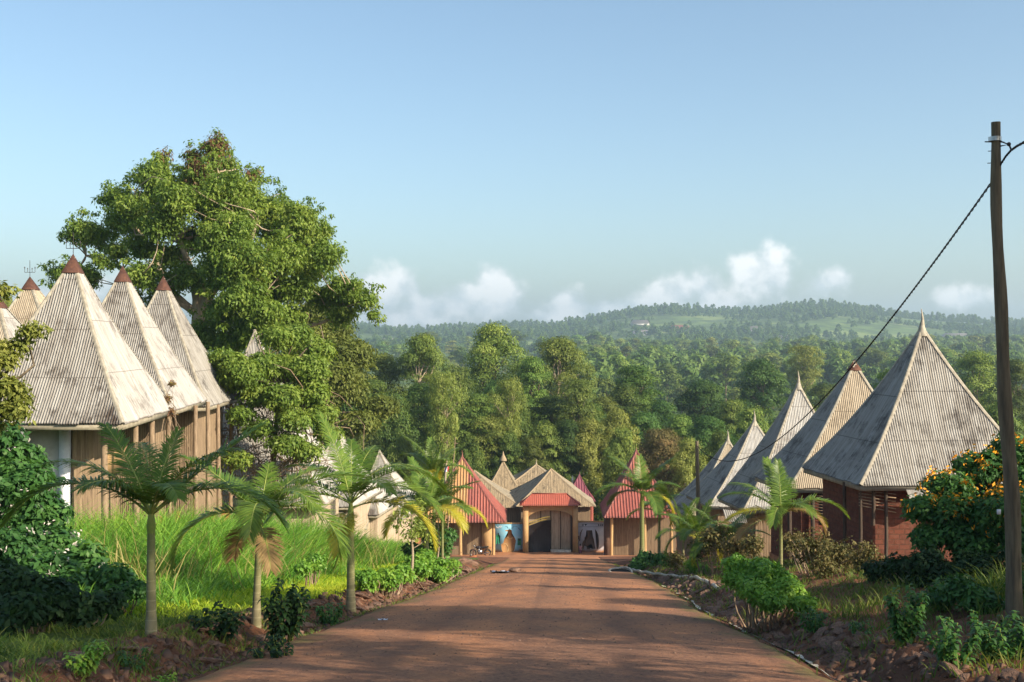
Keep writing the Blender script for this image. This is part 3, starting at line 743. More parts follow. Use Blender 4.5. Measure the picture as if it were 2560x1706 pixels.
red_r = pixel_pyr('red_gatehouse', 'red pyramid gatehouse on the right of the gate, palm in front of it', (1510, 1296), (1702, 1293), 101.5, 8.0, (1590.5, 1126), 106, dxl=.25, dxr=-.9,
    gz=GZ, near='tin_red', side='tin_red', wall=None, period=.27, amp=.045, prof='rib', fin=None, hipm='tin_red', fascia=False, flare=.22, group='red gatehouses', hipw=.14)
finial('spire', red_r, P(1590.5, 1126, 106), .55, M['tin_red'])
mb = MB(); ribwall(mb, P(1100, 0, 106)[:2], P(1205, 0, 106)[:2], GZ-.3, -16.4, .09, .03); mb.build('cane_wall', M['cane'], red_l)
mb = MB(); a = P(1219, 0, 105.6); mb.box((a[0], 105.9, (GZ-16.6)/2), (1.1, .25, -16.6-GZ)); mb.build('wall_pier', M['plaster'], red_l)
posts(red_l, [P(1104, 0, 104.2)[:2], P(1151.5, 0, 104.2)[:2], P(1233.5, 0, 104.2)[:2]], [GZ-.1]*3, -16.55, .15, 'plaster', 'pillar', 0)
mb = MB(); ribwall(mb, P(1533, 0, 104.5)[:2], P(1690, 0, 104.5)[:2], GZ-.3, -15.9, .09, .03); mb.build('cane_wall', M['cane'], red_r)
mb = MB(); a = P(1608, 0, 103); mb.box((a[0], 103.6, GZ+.12), (6.1, 2.9, .4)); mb.build('plinth', M['earth'], red_r)
posts(red_r, [P(1529, 0, 102.3)[:2], P(1612, 0, 102.3)[:2], P(1679, 0, 102.3)[:2]], [GZ-.1]*3, -15.85, .15, 'plaster', 'pillar', 0)
mb = MB(); a = P(1519, 0, 103.5); mb.box((a[0], 104.2, (GZ-15.9)/2), (.5, 1.2, -15.9-GZ)); mb.build('wall_pier', M['umber_paint'], red_r)
# thatched halls behind
TG = 'thatched halls inside the compound'
TH = dict(near='thatch', side='thatch_grey', prof='thatch', amp=.05, period=.25, fin=None, hipm='thatch', fascia=False, group=TG, hipw=.13)
th_l = pixel_pyr('thatched_hall', 'low wide thatched roof just right of the left red gatehouse', (1150, 1270), (1308, 1270), 112.5, 8, (1186, 1176), 116.5, gz=-21.3, wall='cane', inset=.5, flare=.2, **TH)
th_t = pixel_pyr('thatched_tower', 'narrow thatched tower roof with small separate cone cap', (1212, 1232), (1304, 1232), 121, 4.6, (1258, 1152), 123.3, gz=-22, wall='cane', inset=.5, flare=.15, **TH)
a = P(1258, 1150, 123.3); mb = MB()
mb.tube([(a[0], a[1], a[2]-.1), (a[0], a[1], a[2]+.12), (a[0], a[1], a[2]+.55), (a[0], a[1], a[2]+.95)], [.40, .36, .12, .02], 10); mb.build('cone_cap', M['thatch'], th_t)
th_b = pixel_pyr('thatched_hall', 'tan thatched roof with thin spike behind the gate hall', (1268, 1215), (1412, 1215), 122, 7, (1340.5, 1161), 125.5, gz=-22, wall='cane', inset=.5, flare=.1, **TH)
finial('spire', th_b, P(1340.5, 1158, 125.5), .8, M['thatch_grey'])
th_m = pixel_pyr('thatched_hall', 'largest thatched hall standing right over the gate', (1290, 1266), (1490, 1267), 111.5, 9.5, (1378, 1172), 115.5, dxl=-1.3, gz=-20.9, wall='cane', inset=.6, flare=.15, **TH)
mar = pixel_pyr('maroon_house', 'small maroon metal pyramid behind the right mural wall', (1405, 1255), (1488, 1255), 117, 4, (1448.5, 1186), 119, gz=-21.5, near='tin_maroon', side='tin_maroon', wall='tin_red', period=.27, amp=.04, prof='rib', fin=None, hipm='tin_maroon', fascia=False, flare=.2, inset=.25, wper=.27, wallprof=.06)
finial('spire', mar, P(1448.5, 1186, 119), .5, M['tin_maroon'])
sm = pixel_pyr('spired_roof', 'tiny grey spire roof peeping out left of the maroon pyramid', (1420, 1222), (1443, 1222), 124, 1.2, (1431, 1199), 124.6, gz=-21.5, near='tin_grey', side='tin_grey', wall='cane', fin=None, fascia=False, inset=.1, floor=False)
mb = MB(); a = P(1431, 1201, 124.6); mb.tube([a, a+np.array([0, 0, .55])], [.14, .01], 6); mb.build('finial', M['plaster_white'], sm)
orng = pixel_pyr('red_gatehouse', 'small orange pyramid roof peeking out among the left palms', (1052, 1215), (1096, 1215), 112, 3, (1075, 1172), 113.5, gz=-20.5, near='tin_rust', side='tin_red', wall='cane', fin=None, fascia=False, floor=False)

# gateway
gate = thing('village_gate', 'tan plastered gateway with arch, black metal leaf and small red hipped roof', 'gateway', (float(P(1376, 0, 108.5)[0]), 108.5, GZ))
DG = 108.5
def gx(px): return (px-1280)/F*DG
def gzp(py): return (853-py)/F*DG
for px0, px1 in ((1307, 1321), (1432, 1445)):
    mb = MB(); mb.box(((gx(px0)+gx(px1))/2, DG+.15, (GZ-.3+gzp(1264))/2), (gx(px1)-gx(px0), .7, gzp(1264)-GZ+.3)); mb.build('pillar', M['plaster'], gate)
# arch spandrel: outline with the curved soffit
xs0, xs1 = gx(1321), gx(1432); zs, zc, zt = gzp(1299), gzp(1276), gzp(1264)
th_ = np.linspace(0, np.pi, 25)
soff = [((xs0+xs1)/2-(xs1-xs0)/2*math.cos(t), zs+(zc-zs)*math.sin(t)**.8) for t in th_]
V = [(x, DG-.02, z) for x, z in soff]+[(x, DG-.02, zt) for x, z in soff]
n = len(soff); mb = MB()
V2 = V+[(x, y+.4, z) for x, y, z in V]
f = [(i, i+1, n+i+1, n+i) for i in range(n-1)]+[(2*n+i, 2*n+i+1, 3*n+i+1, 3*n+i) for i in range(n-1)]+[(i, i+1, 2*n+i+1, 2*n+i) for i in range(n-1)]
mb.add(V2, f); mb.build('arch', M['plaster'], gate)
mb = MB(); mb.box(((xs0+xs1)/2, DG+.2, zt+.07), (gx(1451)-gx(1302)-.3, 1.1, .12)); mb.build('lintel', M['plaster'], gate)
mb = MB()   # red hipped canopy
e0, e1, t0, t1 = gx(1300), gx(1451), gx(1331), gx(1417); zb, ztp = gzp(1262), gzp(1236)
def slope(mb, A, B, C, D, per=.2):
    A, B, C, D = [np.array(q, float) for q in (A, B, C, D)]
    L = np.linalg.norm(B-A); N = int(L/per*6); u = np.linspace(0, 1, N+1); k = np.linspace(0, 1, 5)
    nrm = np.cross(B-A, D-A); nrm /= np.linalg.norm(nrm); nrm *= np.sign(nrm[2])
    lo = A+(B-A)*u[:, None]
    e = (B-A)/L; l0 = np.dot(D-A, e)/L; l1 = np.dot(C-A, e)/L
    up = D-A-e*l0*L
    vm = np.clip(np.minimum(np.where(l0 > 0, u/max(l0, 1e-6), 1), np.where(l1 < 1, (1-u)/max(1-l1, 1e-6), 1)), 0, 1)
    v = vm[:, None]*k[None]
    pos = lo[:, None]+up*v[..., None]+nrm*(.035*np.maximum(0, np.cos(u*L/per*2*np.pi))**2)[:, None, None]
    mb.grid(pos, np.stack([np.broadcast_to((u*L)[:, None], v.shape), v*1.5], -1))
slope(mb, (e0, DG-.75, zb), (e1, DG-.75, zb), (t1, DG+.35, ztp), (t0, DG+.35, ztp))
slope(mb, (e1, DG+1.4, zb), (e0, DG+1.4, zb), (t0, DG+.35, ztp), (t1, DG+.35, ztp))
roof_face(mb, (e0, DG+1.4, zb), (e0, DG-.75, zb), (t0, DG+.35, ztp), .2, .03, 0, 'rib')
roof_face(mb, (e1, DG-.75, zb), (e1, DG+1.4, zb), (t1, DG+.35, ztp), .2, .03, 0, 'rib')
mb.build('roof', M['tin_red_bright'], gate)
mb = MB(); mb.bar((t0, DG+.35, ztp+.03), (t1, DG+.35, ztp+.03), .14, .08)
for xx, tt in ((e0, t0), (e1, t1)): mb.bar((xx, DG-.75, zb+.04), (tt, DG+.35, ztp+.04), .1, .06)
mb.build('ridge_cap', M['tin_red_bright'], gate)
# cane back panels under the arch
mb = MB(); ribwall(mb, (gx(1319), DG+.75), (gx(1434), DG+.75), GZ-.2, gzp(1268), .10, .03); mb.build('cane_screen', M['cane_pale'], gate)
for px in (1352, 1377.5, 1402, 1430):
    mb = MB(); mb.tube([(gx(px), DG+.62, GZ-.1), (gx(px)+.02, DG+.62, (GZ+gzp(1276))/2), (gx(px), DG+.62, gzp(1280 if px != 1352 else 1276))], .05 if px < 1425 else .14, 6); mb.build('mullion', M['wood_dark'], gate)
leafp = [(1322.5, 1387.5), (1376.5, 1387.5), (1376.5, 1302)]+[(1376.5-54*t, 1302+15*(t**1.6)) for t in np.linspace(.05, 1, 10)]
mb = MB(); mb.poly([(gx(a), DG+.32, gzp(b)) for a, b in leafp], (0, .06, 0)); gl = mb.build('gate_leaf', M['gate_black'], gate)
mb = MB()
for off in (0, 5.5): mb.tube([(gx(1376.5-54*t), DG+.27, gzp(1299-off+15*(t**1.6))) for t in np.linspace(0, 1, 14)], .04, 6)
mb.build('gate_trim', M['gold'], gl)
mb = MB()
for i in range(14):
    x = gx(1324+i*4); mb.box((x, DG+.30, (GZ+gzp(1322))/2), (.025, .03, gzp(1322)-GZ-.3))
mb.build('gate_bar', M['iron'], gl)
bench = MB(); bench.box(((gx(1376.5)+gx(1427.5))/2, DG+.1, GZ+.27), (gx(1427.5)-gx(1376.5), .5, .52)); bo = bench.build('ramp_slab', M['concrete'])
props(bo, 'pale concrete slab block lying under the right half of the gate arch', 'block')

# mural walls
def mural(name, label, px0, px1, py0, d, m):
    x0, x1 = (px0-1280)/F*d, (px1-1280)/F*d; z1 = (853-py0)/F*d
    t = thing(name, label, 'wall', ((x0+x1)/2, d, GZ))
    mb = MB(); mb.box(((x0+x1)/2, d+.1, (GZ-.4+z1)/2), (x1-x0, .2, z1-GZ+.4)); mb.build('wall_panel', m, t)
    mb = MB(); mb.box(((x0+x1)/2, d+.1, z1+.05), (x1-x0, .3, .09)); mb.build('coping', M['plaster'], t)
    return t
mu1 = mural('mural_wall', 'light blue painted wall with brown seated figure, left of the gate', 1237, 1307, 1310, 109, M['mural_blue'])
mu2 = mural('mural_wall', 'pale grey painted wall with dark seated figure and two tusks', 1445, 1520, 1306, 109, M['mural_grey'])
def paint(root, name, pts, m, d=109, k=0):
    # pts in the enlarged crop of the photograph (3.677 px per photograph px, origin 1080,1080)
    mb = MB(); q = [((1080+a/3.677-1280)/F*d, d-.004-.003*k, (853-(1080+b/3.677))/F*d) for a, b in pts]
    mb.poly(q, (0, -.003, 0)); return mb.build(name, m, root)
paint(mu1, 'painted_figure', [(672,905),(700,900),(712,893),(730,900),(735,930),(732,955),(760,975),(772,1000),(765,1025),(760,1050),(758,1080),(735,1115),(655,1115),(640,1080),(636,1035),(655,1020),(665,985),(690,962),(700,950),(698,915),(675,912)], M['brown_paint'])
def pline(root, name, pts, m, w=.025, d=109):
    mb = MB(); q = [((1080+a/3.677-1280)/F*d, d-.02, (853-(1080+b/3.677))/F*d) for a, b in pts]
    mb.tube(q, w, 5); return mb.build(name, m, root)
pline(mu1, 'painted_line', [(650,1035),(680,1025),(695,1050),(700,1085),(690,1110)], M['pale_line'])
pline(mu1, 'painted_line', [(690,965),(715,985),(745,970)], M['pale_line'], .015)
pline(mu1, 'painted_line', [(735,1110),(742,1070),(752,1040)], M['pale_line'], .015)
paint(mu1, 'painted_mask', [(590,960),(600,938),(615,938),(627,960),(620,985),(625,1020),(612,1035),(607,985),(600,985),(598,1030),(586,1030),(590,985)], M['green_paint'])
paint(mu1, 'painted_mask', [(602,930),(616,930),(612,948),(604,948)], M['black_paint'], k=1)
paint(mu1, 'painted_panel', [(787,980),(818,980),(818,1042),(787,1042)], M['green_paint'])
paint(mu1, 'painted_mark', [(790,985),(815,985),(803,1008)], M['black_paint'], k=1)
paint(mu1, 'painted_mark', [(803,1008),(811,1030),(797,1030)], M['black_paint'], k=1)
pline(mu1, 'painted_border', [(590,870),(605,885),(620,870),(635,885),(640,872),(625,868),(610,882),(592,884),(588,874)], M['cloth_white'], .02)
pline(mu1, 'painted_border', [(675,868),(690,868),(697,884),(740,884),(752,866),(785,872)], M['black_paint'], .013)
pline(mu1, 'painted_border', [(790,880),(815,905)], M['black_paint'], .02)
paint(mu2, 'painted_figure', [(1420,905),(1472,905),(1462,925),(1460,950),(1478,958),(1488,985),(1482,1010),(1498,1050),(1502,1075),(1485,1080),(1470,1035),(1455,1030),(1452,1080),(1425,1080),(1420,1055),(1408,1035),(1400,1045),(1395,1078),(1380,1070),(1378,1030),(1388,1005),(1400,995),(1402,968),(1420,955),(1430,948),(1428,925)], M['umber_paint'])
paint(mu2, 'painted_tusk', [(1388,890),(1372,925),(1365,965),(1362,1005),(1350,1005),(1352,960),(1362,925),(1378,900)], M['umber_paint'])
paint(mu2, 'painted_tusk', [(1498,893),(1515,915),(1530,950),(1535,1000),(1532,1078),(1514,1078),(1520,1000),(1516,950),(1508,918)], M['umber_paint'])
pline(mu2, 'painted_border', [(1345,872),(1605,872)], M['black_paint'], .012)
pline(mu2, 'painted_border', [(1375,845),(1605,845)], M['black_paint'], .012)
paint(mu2, 'painted_mark', [(1400,848),(1425,848),(1412,866)], M['black_paint'])
for a in (1378, 1388): paint(mu2, 'painted_mark', [(a,850),(a+6,850),(a+6,866),(a,866)], M['black_paint'])
for a in (1525, 1545, 1562, 1578, 1594): paint(mu2, 'painted_mark', [(a,857),(a+7,848),(a+14,857),(a+7,867)], M['black_paint'])
paint(mu2, 'painted_mark', [(1341,955),(1352,955),(1352,990),(1341,990)], M['black_paint'])
# ------------------------------------------------------------------ motorcycle
def motorcycle():
    a = P(1201, 1393, 103); ox, oy, oz = a[0], 103.0, zg(a[0], 103)+.02
    oz = max(oz, (853-1393)/F*103)
    t = thing('motorcycle', 'black motorcycle parked side-on under the left red gatehouse', 'motorcycle', (ox, oy, oz))
    def W(x, z, y=0): return (ox+x, oy+y, oz+z)
    for cx_, nm in ((-.66, 'wheel'), (.64, 'wheel')):
        k = np.linspace(0, 2*np.pi, 25)
        b = MB(); b.tube([W(cx_+.27*math.cos(q), .31+.27*math.sin(q)) for q in k], .045, 6, False); wo = b.build('wheel', M['rubber'], t)
        b = MB(); b.tube([W(cx_+.22*math.cos(q), .31+.22*math.sin(q)) for q in k], .014, 5, False)
        for q in np.linspace(0, 2*np.pi, 10)[:-1]: b.tube([W(cx_, .31), W(cx_+.21*math.cos(q), .31+.21*math.sin(q))], .007, 4)
        b.tube([W(cx_, .31, -.06), W(cx_, .31, .06)], .06, 8); b.build('rim', M['chrome'], wo)
    b = MB(); b.tube([W(-.66, .31, -.07), W(-.46, .95, -.07)], .022, 6); b.tube([W(-.66, .31, .07), W(-.46, .95, .07)], .022, 6); b.build('fork', M['chrome'], t)
    b = MB(); b.tube([W(-.47, .85), W(-.1, .5), W(.25, .42), W(.64, .31)], .03, 6); b.tube([W(-.45, .8), W(.1, .72), (W(.75, .72))], .028, 6); b.tube([W(-.35, .65), W(-.2, .25), W(.2, .22)], .025, 6); b.build('frame', M['moto_black'], t)
    b = MB(); b.sphere(W(-.2, .80), (.27, .14, .13)); b.build('fuel_tank', M['moto_black'], t, True)
    b = MB(); b.tube([W(0, .78), W(.25, .80), W(.5, .83), W(.74, .87)], [.08, .10, .10, .07], 8); b.build('seat', M['rubber'], t, True)
    b = MB(); b.box(W(-.02, .42), (.34, .2, .3)); b.tube([W(-.1, .5), W(-.16, .66)], .09, 8); b.build('engine', M['chrome'], t)
    b = MB(); b.tube([W(-.12, .45, -.12), W(-.1, .25, -.13), W(.3, .27, -.13), W(.8, .36, -.13)], [.025, .03, .04, .045], 7); b.build('exhaust', M['chrome'], t)
    b = MB(); b.tube([W(-.40, 1.02, -.34), W(-.44, 1.05, -.1), W(-.44, 1.05, .1), W(-.38, 1.02, .34)], .02, 6); b.build('handlebar', M['rubber'], t)
    b = MB(); b.sphere(W(-.56, .92), .09, 10, 6); b.build('headlight', M['chrome'], t, True)
    b = MB(); b.tube([W(-.40, 1.04, -.3), W(-.42, 1.2, -.33)], .01, 5); b.sphere(W(-.42, 1.24, -.33), (.02, .06, .04)); b.build('mirror', M['chrome'], t)
    k = np.linspace(.2, 2.4, 9)
    b = MB(); b.tube([W(.64+.34*math.cos(q), .31+.34*math.sin(q)) for q in k], .035, 5); b.tube([W(-.66+.33*math.cos(q), .31+.33*math.sin(q)) for q in k+.3], .035, 5); b.build('fender', M['moto_black'], t)
    b = MB(); b.box(W(.88, .78), (.08, .14, .09)); b.build('tail_light', M['red_lens'], t)
motorcycle()

# ------------------------------------------------------------------ the child
def child():
    a = P(1451, 1391, 107); ox, oy = a[0], 107.0; oz = a[2]
    t = thing('person', 'small child in a pink shirt and plum skirt standing right of the gate', 'child', (float(ox), oy, float(oz)))
    s = 1.15
    J = {'pel': (0, 0, .50), 'wst': (0, 0, .60), 'chs': (0, 0, .72), 'nck': (0, 0, .82), 'hd0': (0, -.01, .86), 'hd1': (0, -.01, .93), 'hd2': (0, 0, .985),
         'ls': (-.085, 0, .79), 'le': (-.125, 0, .65), 'lw': (-.07, -.08, .56), 'rs': (.085, 0, .79), 're': (.135, -.01, .65), 'rw': (.16, -.07, .54),
         'lh': (-.05, 0, .47), 'lk': (-.055, -.01, .27), 'la': (-.05, .01, .05), 'lt': (-.055, -.09, .02),
         'rh': (.05, 0, .47), 'rk': (.06, -.03, .27), 'ra': (.055, .01, .05), 'rt': (.065, -.09, .02)}
    E = [('pel', 'wst'), ('wst', 'chs'), ('chs', 'nck'), ('nck', 'hd0'), ('hd0', 'hd1'), ('hd1', 'hd2'), ('chs', 'ls'), ('ls', 'le'), ('le', 'lw'), ('chs', 'rs'), ('rs', 're'), ('re', 'rw'),
         ('pel', 'lh'), ('lh', 'lk'), ('lk', 'la'), ('la', 'lt'), ('pel', 'rh'), ('rh', 'rk'), ('rk', 'ra'), ('ra', 'rt')]
    RR = dict(pel=.075, wst=.065, chs=.075, nck=.03, hd0=.05, hd1=.068, hd2=.045, ls=.034, le=.024, lw=.017, rs=.034, re=.024, rw=.017, lh=.05, lk=.033, la=.022, lt=.014, rh=.05, rk=.033, ra=.022, rt=.014)
    # five bent fingers at each wrist
    for sd, wr in (('l', J['lw']), ('r', J['rw'])):
        pl = sd+'p'; J[pl] = (wr[0]+(.012 if sd == 'l' else .012), wr[1]-.025, wr[2]-.02); RR[pl] = .014; E.append((sd+'w', pl))
        for i in range(5):
            q = J[pl]; k1 = f'{sd}f{i}'; k2 = f'{sd}g{i}'; off = (i-2)*.011
            ln = [.024, .034, .037, .034, .027][i]
            J[k1] = (q[0]+off*1.3, q[1]-ln*.6, q[2]-ln*.5); J[k2] = (q[0]+off*1.4, q[1]-ln*.8, q[2]-ln); RR[k1] = .0055; RR[k2] = .0045
            E += [(pl, k1), (k1, k2)]
    names = list(J); me = bpy.data.meshes.new('body')
    me.from_pydata([tuple(c*s for c in J[k]) for k in names], [(names.index(a), names.index(b)) for a, b in E], [])
    o = link('body', me, t); me.materials.append(M['skin'])
    sk = o.modifiers.new('skin', 'SKIN'); ss = o.modifiers.new('sub', 'SUBSURF'); ss.levels = 2; ss.render_levels = 2
    for i, k in enumerate(names):
        me.skin_vertices[0].data[i].radius = (RR[k]*s, RR[k]*s); me.skin_vertices[0].data[i].use_root = (k == 'pel')
    def ringtube(nm, zs, rx, ry, m):
        b = MB(); k = np.linspace(0, 2*np.pi, 21)
        Gd = np.stack([np.stack([ox+r*s*np.cos(k), oy+q*s*np.sin(k), oz+z*s+0*k], -1) for z, r, q in zip(zs, rx, ry)], 1)
        b.grid(Gd); b.build(nm, m, t, True)
    ringtube('shirt', [.50, .6, .7, .78, .815, .835], [.098, .088, .098, .10, .07, .04], [.085, .075, .085, .075, .055, .038], M['pink_cloth'])
    ringtube('skirt', [.30, .4, .5, .56], [.135, .12, .10, .08], [.11, .10, .088, .078], M['plum_cloth'])
    for sg, sh, el in ((-1, J['ls'], J['le']), (1, J['rs'], J['re'])):
        b = MB(); q0 = np.array(sh)*s; q1 = (np.array(sh)*.45+np.array(el)*.55)*s; o_ = np.array([ox, oy, oz])
        b.tube([o_+q0, o_+(q0+q1)/2, o_+q1], [.052*s, .046*s, .04*s], 9, False); b.build('sleeve', M['pink_cloth'], t, True)
    b = MB(); b.sphere((ox, oy+.012*s, oz+.955*s), (.074*s, .078*s, .066*s), 12, 8); b.build('hair', M['rubber'], t, True)
    for sx in (-1, 1):
        b = MB(); b.sphere((ox+sx*.026*s, oy-.072*s, oz+.925*s), .011*s, 8, 6); b.build('eye', M['cloth_white'], t, True)
        b = MB(); b.sphere((ox+sx*.072*s, oy-.008*s, oz+.915*s), (.01*s, .014*s, .02*s), 8, 6); b.build('ear', M['skin'], t, True)
    b = MB(); b.sphere((ox, oy-.08*s, oz+.905*s), (.011*s, .014*s, .014*s), 8, 6); b.build('nose', M['skin'], t, True)
    b = MB(); b.sphere((ox, oy-.073*s, oz+.882*s), (.02*s, .01*s, .006*s), 8, 6); b.build('mouth', M['plum_cloth'], t, True)
child()

# ------------------------------------------------------------------ poles and cables
def pole():
    b0 = P(2540, 1640, 16); b0[2] = zg(b0[0], 16)-.3
    t1 = P(2485, 306, 16)
    t = thing('utility_pole', 'tall weathered wooden utility pole at the right with cable bracket', 'utility pole', (float(b0[0]), 16, float(b0[2]+.3)), 'wooden utility poles')
    k = np.linspace(0, 1, 26)
    path = [b0+(t1-b0)*q+np.array([.02*math.sin(q*7)-.012*math.sin(q*17), 0, 0]) for q in k]
    mb = MB(); mb.tube(path, [.118-.052*q+.006*math.sin(q*31) for q in k], 14); mb.build('shaft', M['pole'], t, True)
    mb = MB(); c = P(2487, 348, 16); mb.tube([c-np.array([0, 0, .03]), c+np.array([0, 0, .03])], .088, 12); mb.build('metal_band', M['chrome'], t)
    mb = MB(); mb.tube([P(2497, 352, 15.95), P(2522, 362, 15.9), P(2500, 366, 15.95)], .012, 6); mb.tube([P(2522, 360, 15.9), P(2528, 376, 15.9)], .012, 6)
    mb.tube([P(2462, 355, 16), P(2510, 356, 16)], .009, 6); mb.sphere(P(2522, 361, 15.9), .03, 8, 6); mb.build('bracket', M['iron'], t)
    for py, dx in ((378, 10), (408, 12)):
        mb = MB(); mb.tube([P(2480, py, 16), P(2480-dx, py+.5, 16)], .006, 5); mb.build('nail', M['iron'], t)
    mb = MB(); c = P(2497, 1280, 15.87); mb.box(c, (.05, .02, .07)); mb.build('white_tag', M['cloth_white'], t)
    # far pole
    b2 = P(1746, 1300, 61.5); b2[2] = zg(b2[0], 61.5)-.3; t2 = P(1742, 1103, 61.5)
    t_ = thing('utility_pole', 'small distant wooden utility pole in front of the right zinc roofs', 'utility pole', (float(b2[0]), 61.5, float(b2[2]+.3)), 'wooden utility poles')
    mb = MB(); mb.tube([b2, (b2+t2)/2+np.array([.03, 0, 0]), t2], [.14, .115, .09], 10); mb.build('shaft', M['pole'], t_, True)
    # twisted cable
    a = P(2480, 455, 16); b = t2+np.array([0, 0, -.25]); S = 2.1
    n = 900; q = np.linspace(0, 1, n)
    base = a+(b-a)*q[:, None]; base[:, 2] -= 4*S*q*(1-q)
    mb = MB()
    for ph in (0, math.pi):
        ang = q*47/.30*2*math.pi/1.0+ph
        off = np.stack([np.cos(ang), 0*ang, np.sin(ang)], -1)*.011
        mb.tube(base+off, .009, 5)
    o = mb.build('cable', M['rubber']); props(o, 'long twisted black cable sagging down to the distant pole', 'cable')
    c0 = P(2500, 414, 15.95); c1 = P(2528, 376, 15.9)
    p = [c0, P(2514, 392, 15.9), c1, P(2542, 366, 15.2), P(2568, 352, 14), P(2640, 310, 11)]
    pts = []
    for i in range(len(p)-1):
        for s in np.linspace(0, 1, 12, endpoint=False): pts.append(p[i]*(1-s)+p[i+1]*s)
    pts = np.array(pts); mb = MB()
    for ph in (0, math.pi):
        ang = np.arange(len(pts))*.9+ph
        mb.tube(pts+np.stack([np.cos(ang)*0, np.cos(ang), np.sin(ang)], -1)*.009, .012, 5)
    o = mb.build('cable', M['rubber']); props(o, 'short black cable running from the pole top out of the picture', 'cable')
pole()
# leaning bare flagpole on the left of the compound and its cloth
fp = thing('flagpole', 'thin leaning wooden pole with crossbar and a small flag behind the left palms', 'flagpole', tuple(float(v) for v in G(1112, 100)))
mb = MB(); a = P(1138.5, 1094, 101); b_ = P(1113, 1300, 100); b_[2] = zg(b_[0], 100); mb.tube([b_, (a+b_)/2+np.array([.05, 0, 0]), a], [.07, .06, .03], 6); mb.tube([P(1134, 1107, 101), P(1145, 1110, 101)], .03, 5); mb.build('shaft', M['wood'], fp)
for i, mk in enumerate(('cloth_blue', 'cloth_white', 'cloth_red')):
    u = np.linspace(0, 1, 6); v = np.linspace(0, 1, 6); U, Vv = np.meshgrid(u, v, indexing='ij')
    o0 = P(1113+i*3.2, 1165, 100.6); Gd = np.stack([o0[0]+U*.12-Vv*.05, o0[1]+.08*np.sin(U*3+i*2+Vv*3), o0[2]-Vv*.5-U*.05], -1)
    mb = MB(); mb.grid(Gd); mb.build('flag_panel', M[mk], fp)

# ------------------------------------------------------------------ foliage builders
def unit(v): return v/(np.linalg.norm(v, axis=-1, keepdims=True)+1e-9)
def leaf_arrays(C, Rr, n, size, aspect=.45, low=.35, inner=.5, out=.9, droop=.35, jit=.6, attr_c=None, fold=0.0):
    """leaves over the shells of many clumps: C (m,3) centres, Rr (m,3) radii, n per clump"""
    m = len(C); n = np.broadcast_to(n, (m,)).astype(int)
    ci = np.repeat(np.arange(m), n); N = len(ci)
    d = unit(rng.normal(size=(N, 3)))
    fl = (d[:, 2] < -.15) & (rng.random(N) > low); d[fl, 2] *= -1
    rad = inner+(1-inner)*rng.random(N)**.6
    lump = 1+.16*np.sin(d[:, 0]*5+ci)+.14*np.sin(d[:, 1]*6+ci*2.1+d[:, 2]*4)
    p = C[ci]+d*Rr[ci]*(rad*lump)[:, None]
    nr = unit(d*out+np.array([0, 0, .45])+rng.normal(size=(N, 3))*jit)
    t = rng.normal(size=(N, 3)); t[:, 2] -= droop*2
    D = unit(t-nr*np.sum(t*nr, 1)[:, None])
    S = np.cross(nr, D)
    s = size*(.65+.7*rng.random(N))[:, None]
    V = np.empty((N, 4, 3)); wd = s*aspect*.5
    V[:, 0] = p; V[:, 1] = p+D*s*.45+S*wd-nr*s*fold; V[:, 2] = p+D*s-nr*s*.12; V[:, 3] = p+D*s*.45-S*wd-nr*s*fold
    ac = rng.random(m) if attr_c is None else attr_c
    a = np.clip(ac[ci]*.55+rng.random(N)*.45, 0, 1)
    return V.reshape(-1, 3), np.arange(N*4).reshape(N, 4), np.repeat(a, 4)

def limb(mb, a, b, r0, r1, wob=.12, k=6, n=7):
    a = np.array(a, float); b = np.array(b, float); L = np.linalg.norm(b-a)
    t = np.linspace(0, 1, k)[:, None]
    w_ = rng.normal(size=3)*wob*L; w2 = rng.normal(size=3)*wob*.5*L
    path = a+(b-a)*t+w_*(np.sin(np.pi*t))+w2*np.sin(2*np.pi*t)
    mb.tube(path, np.linspace(r0, r1, k), n); return path

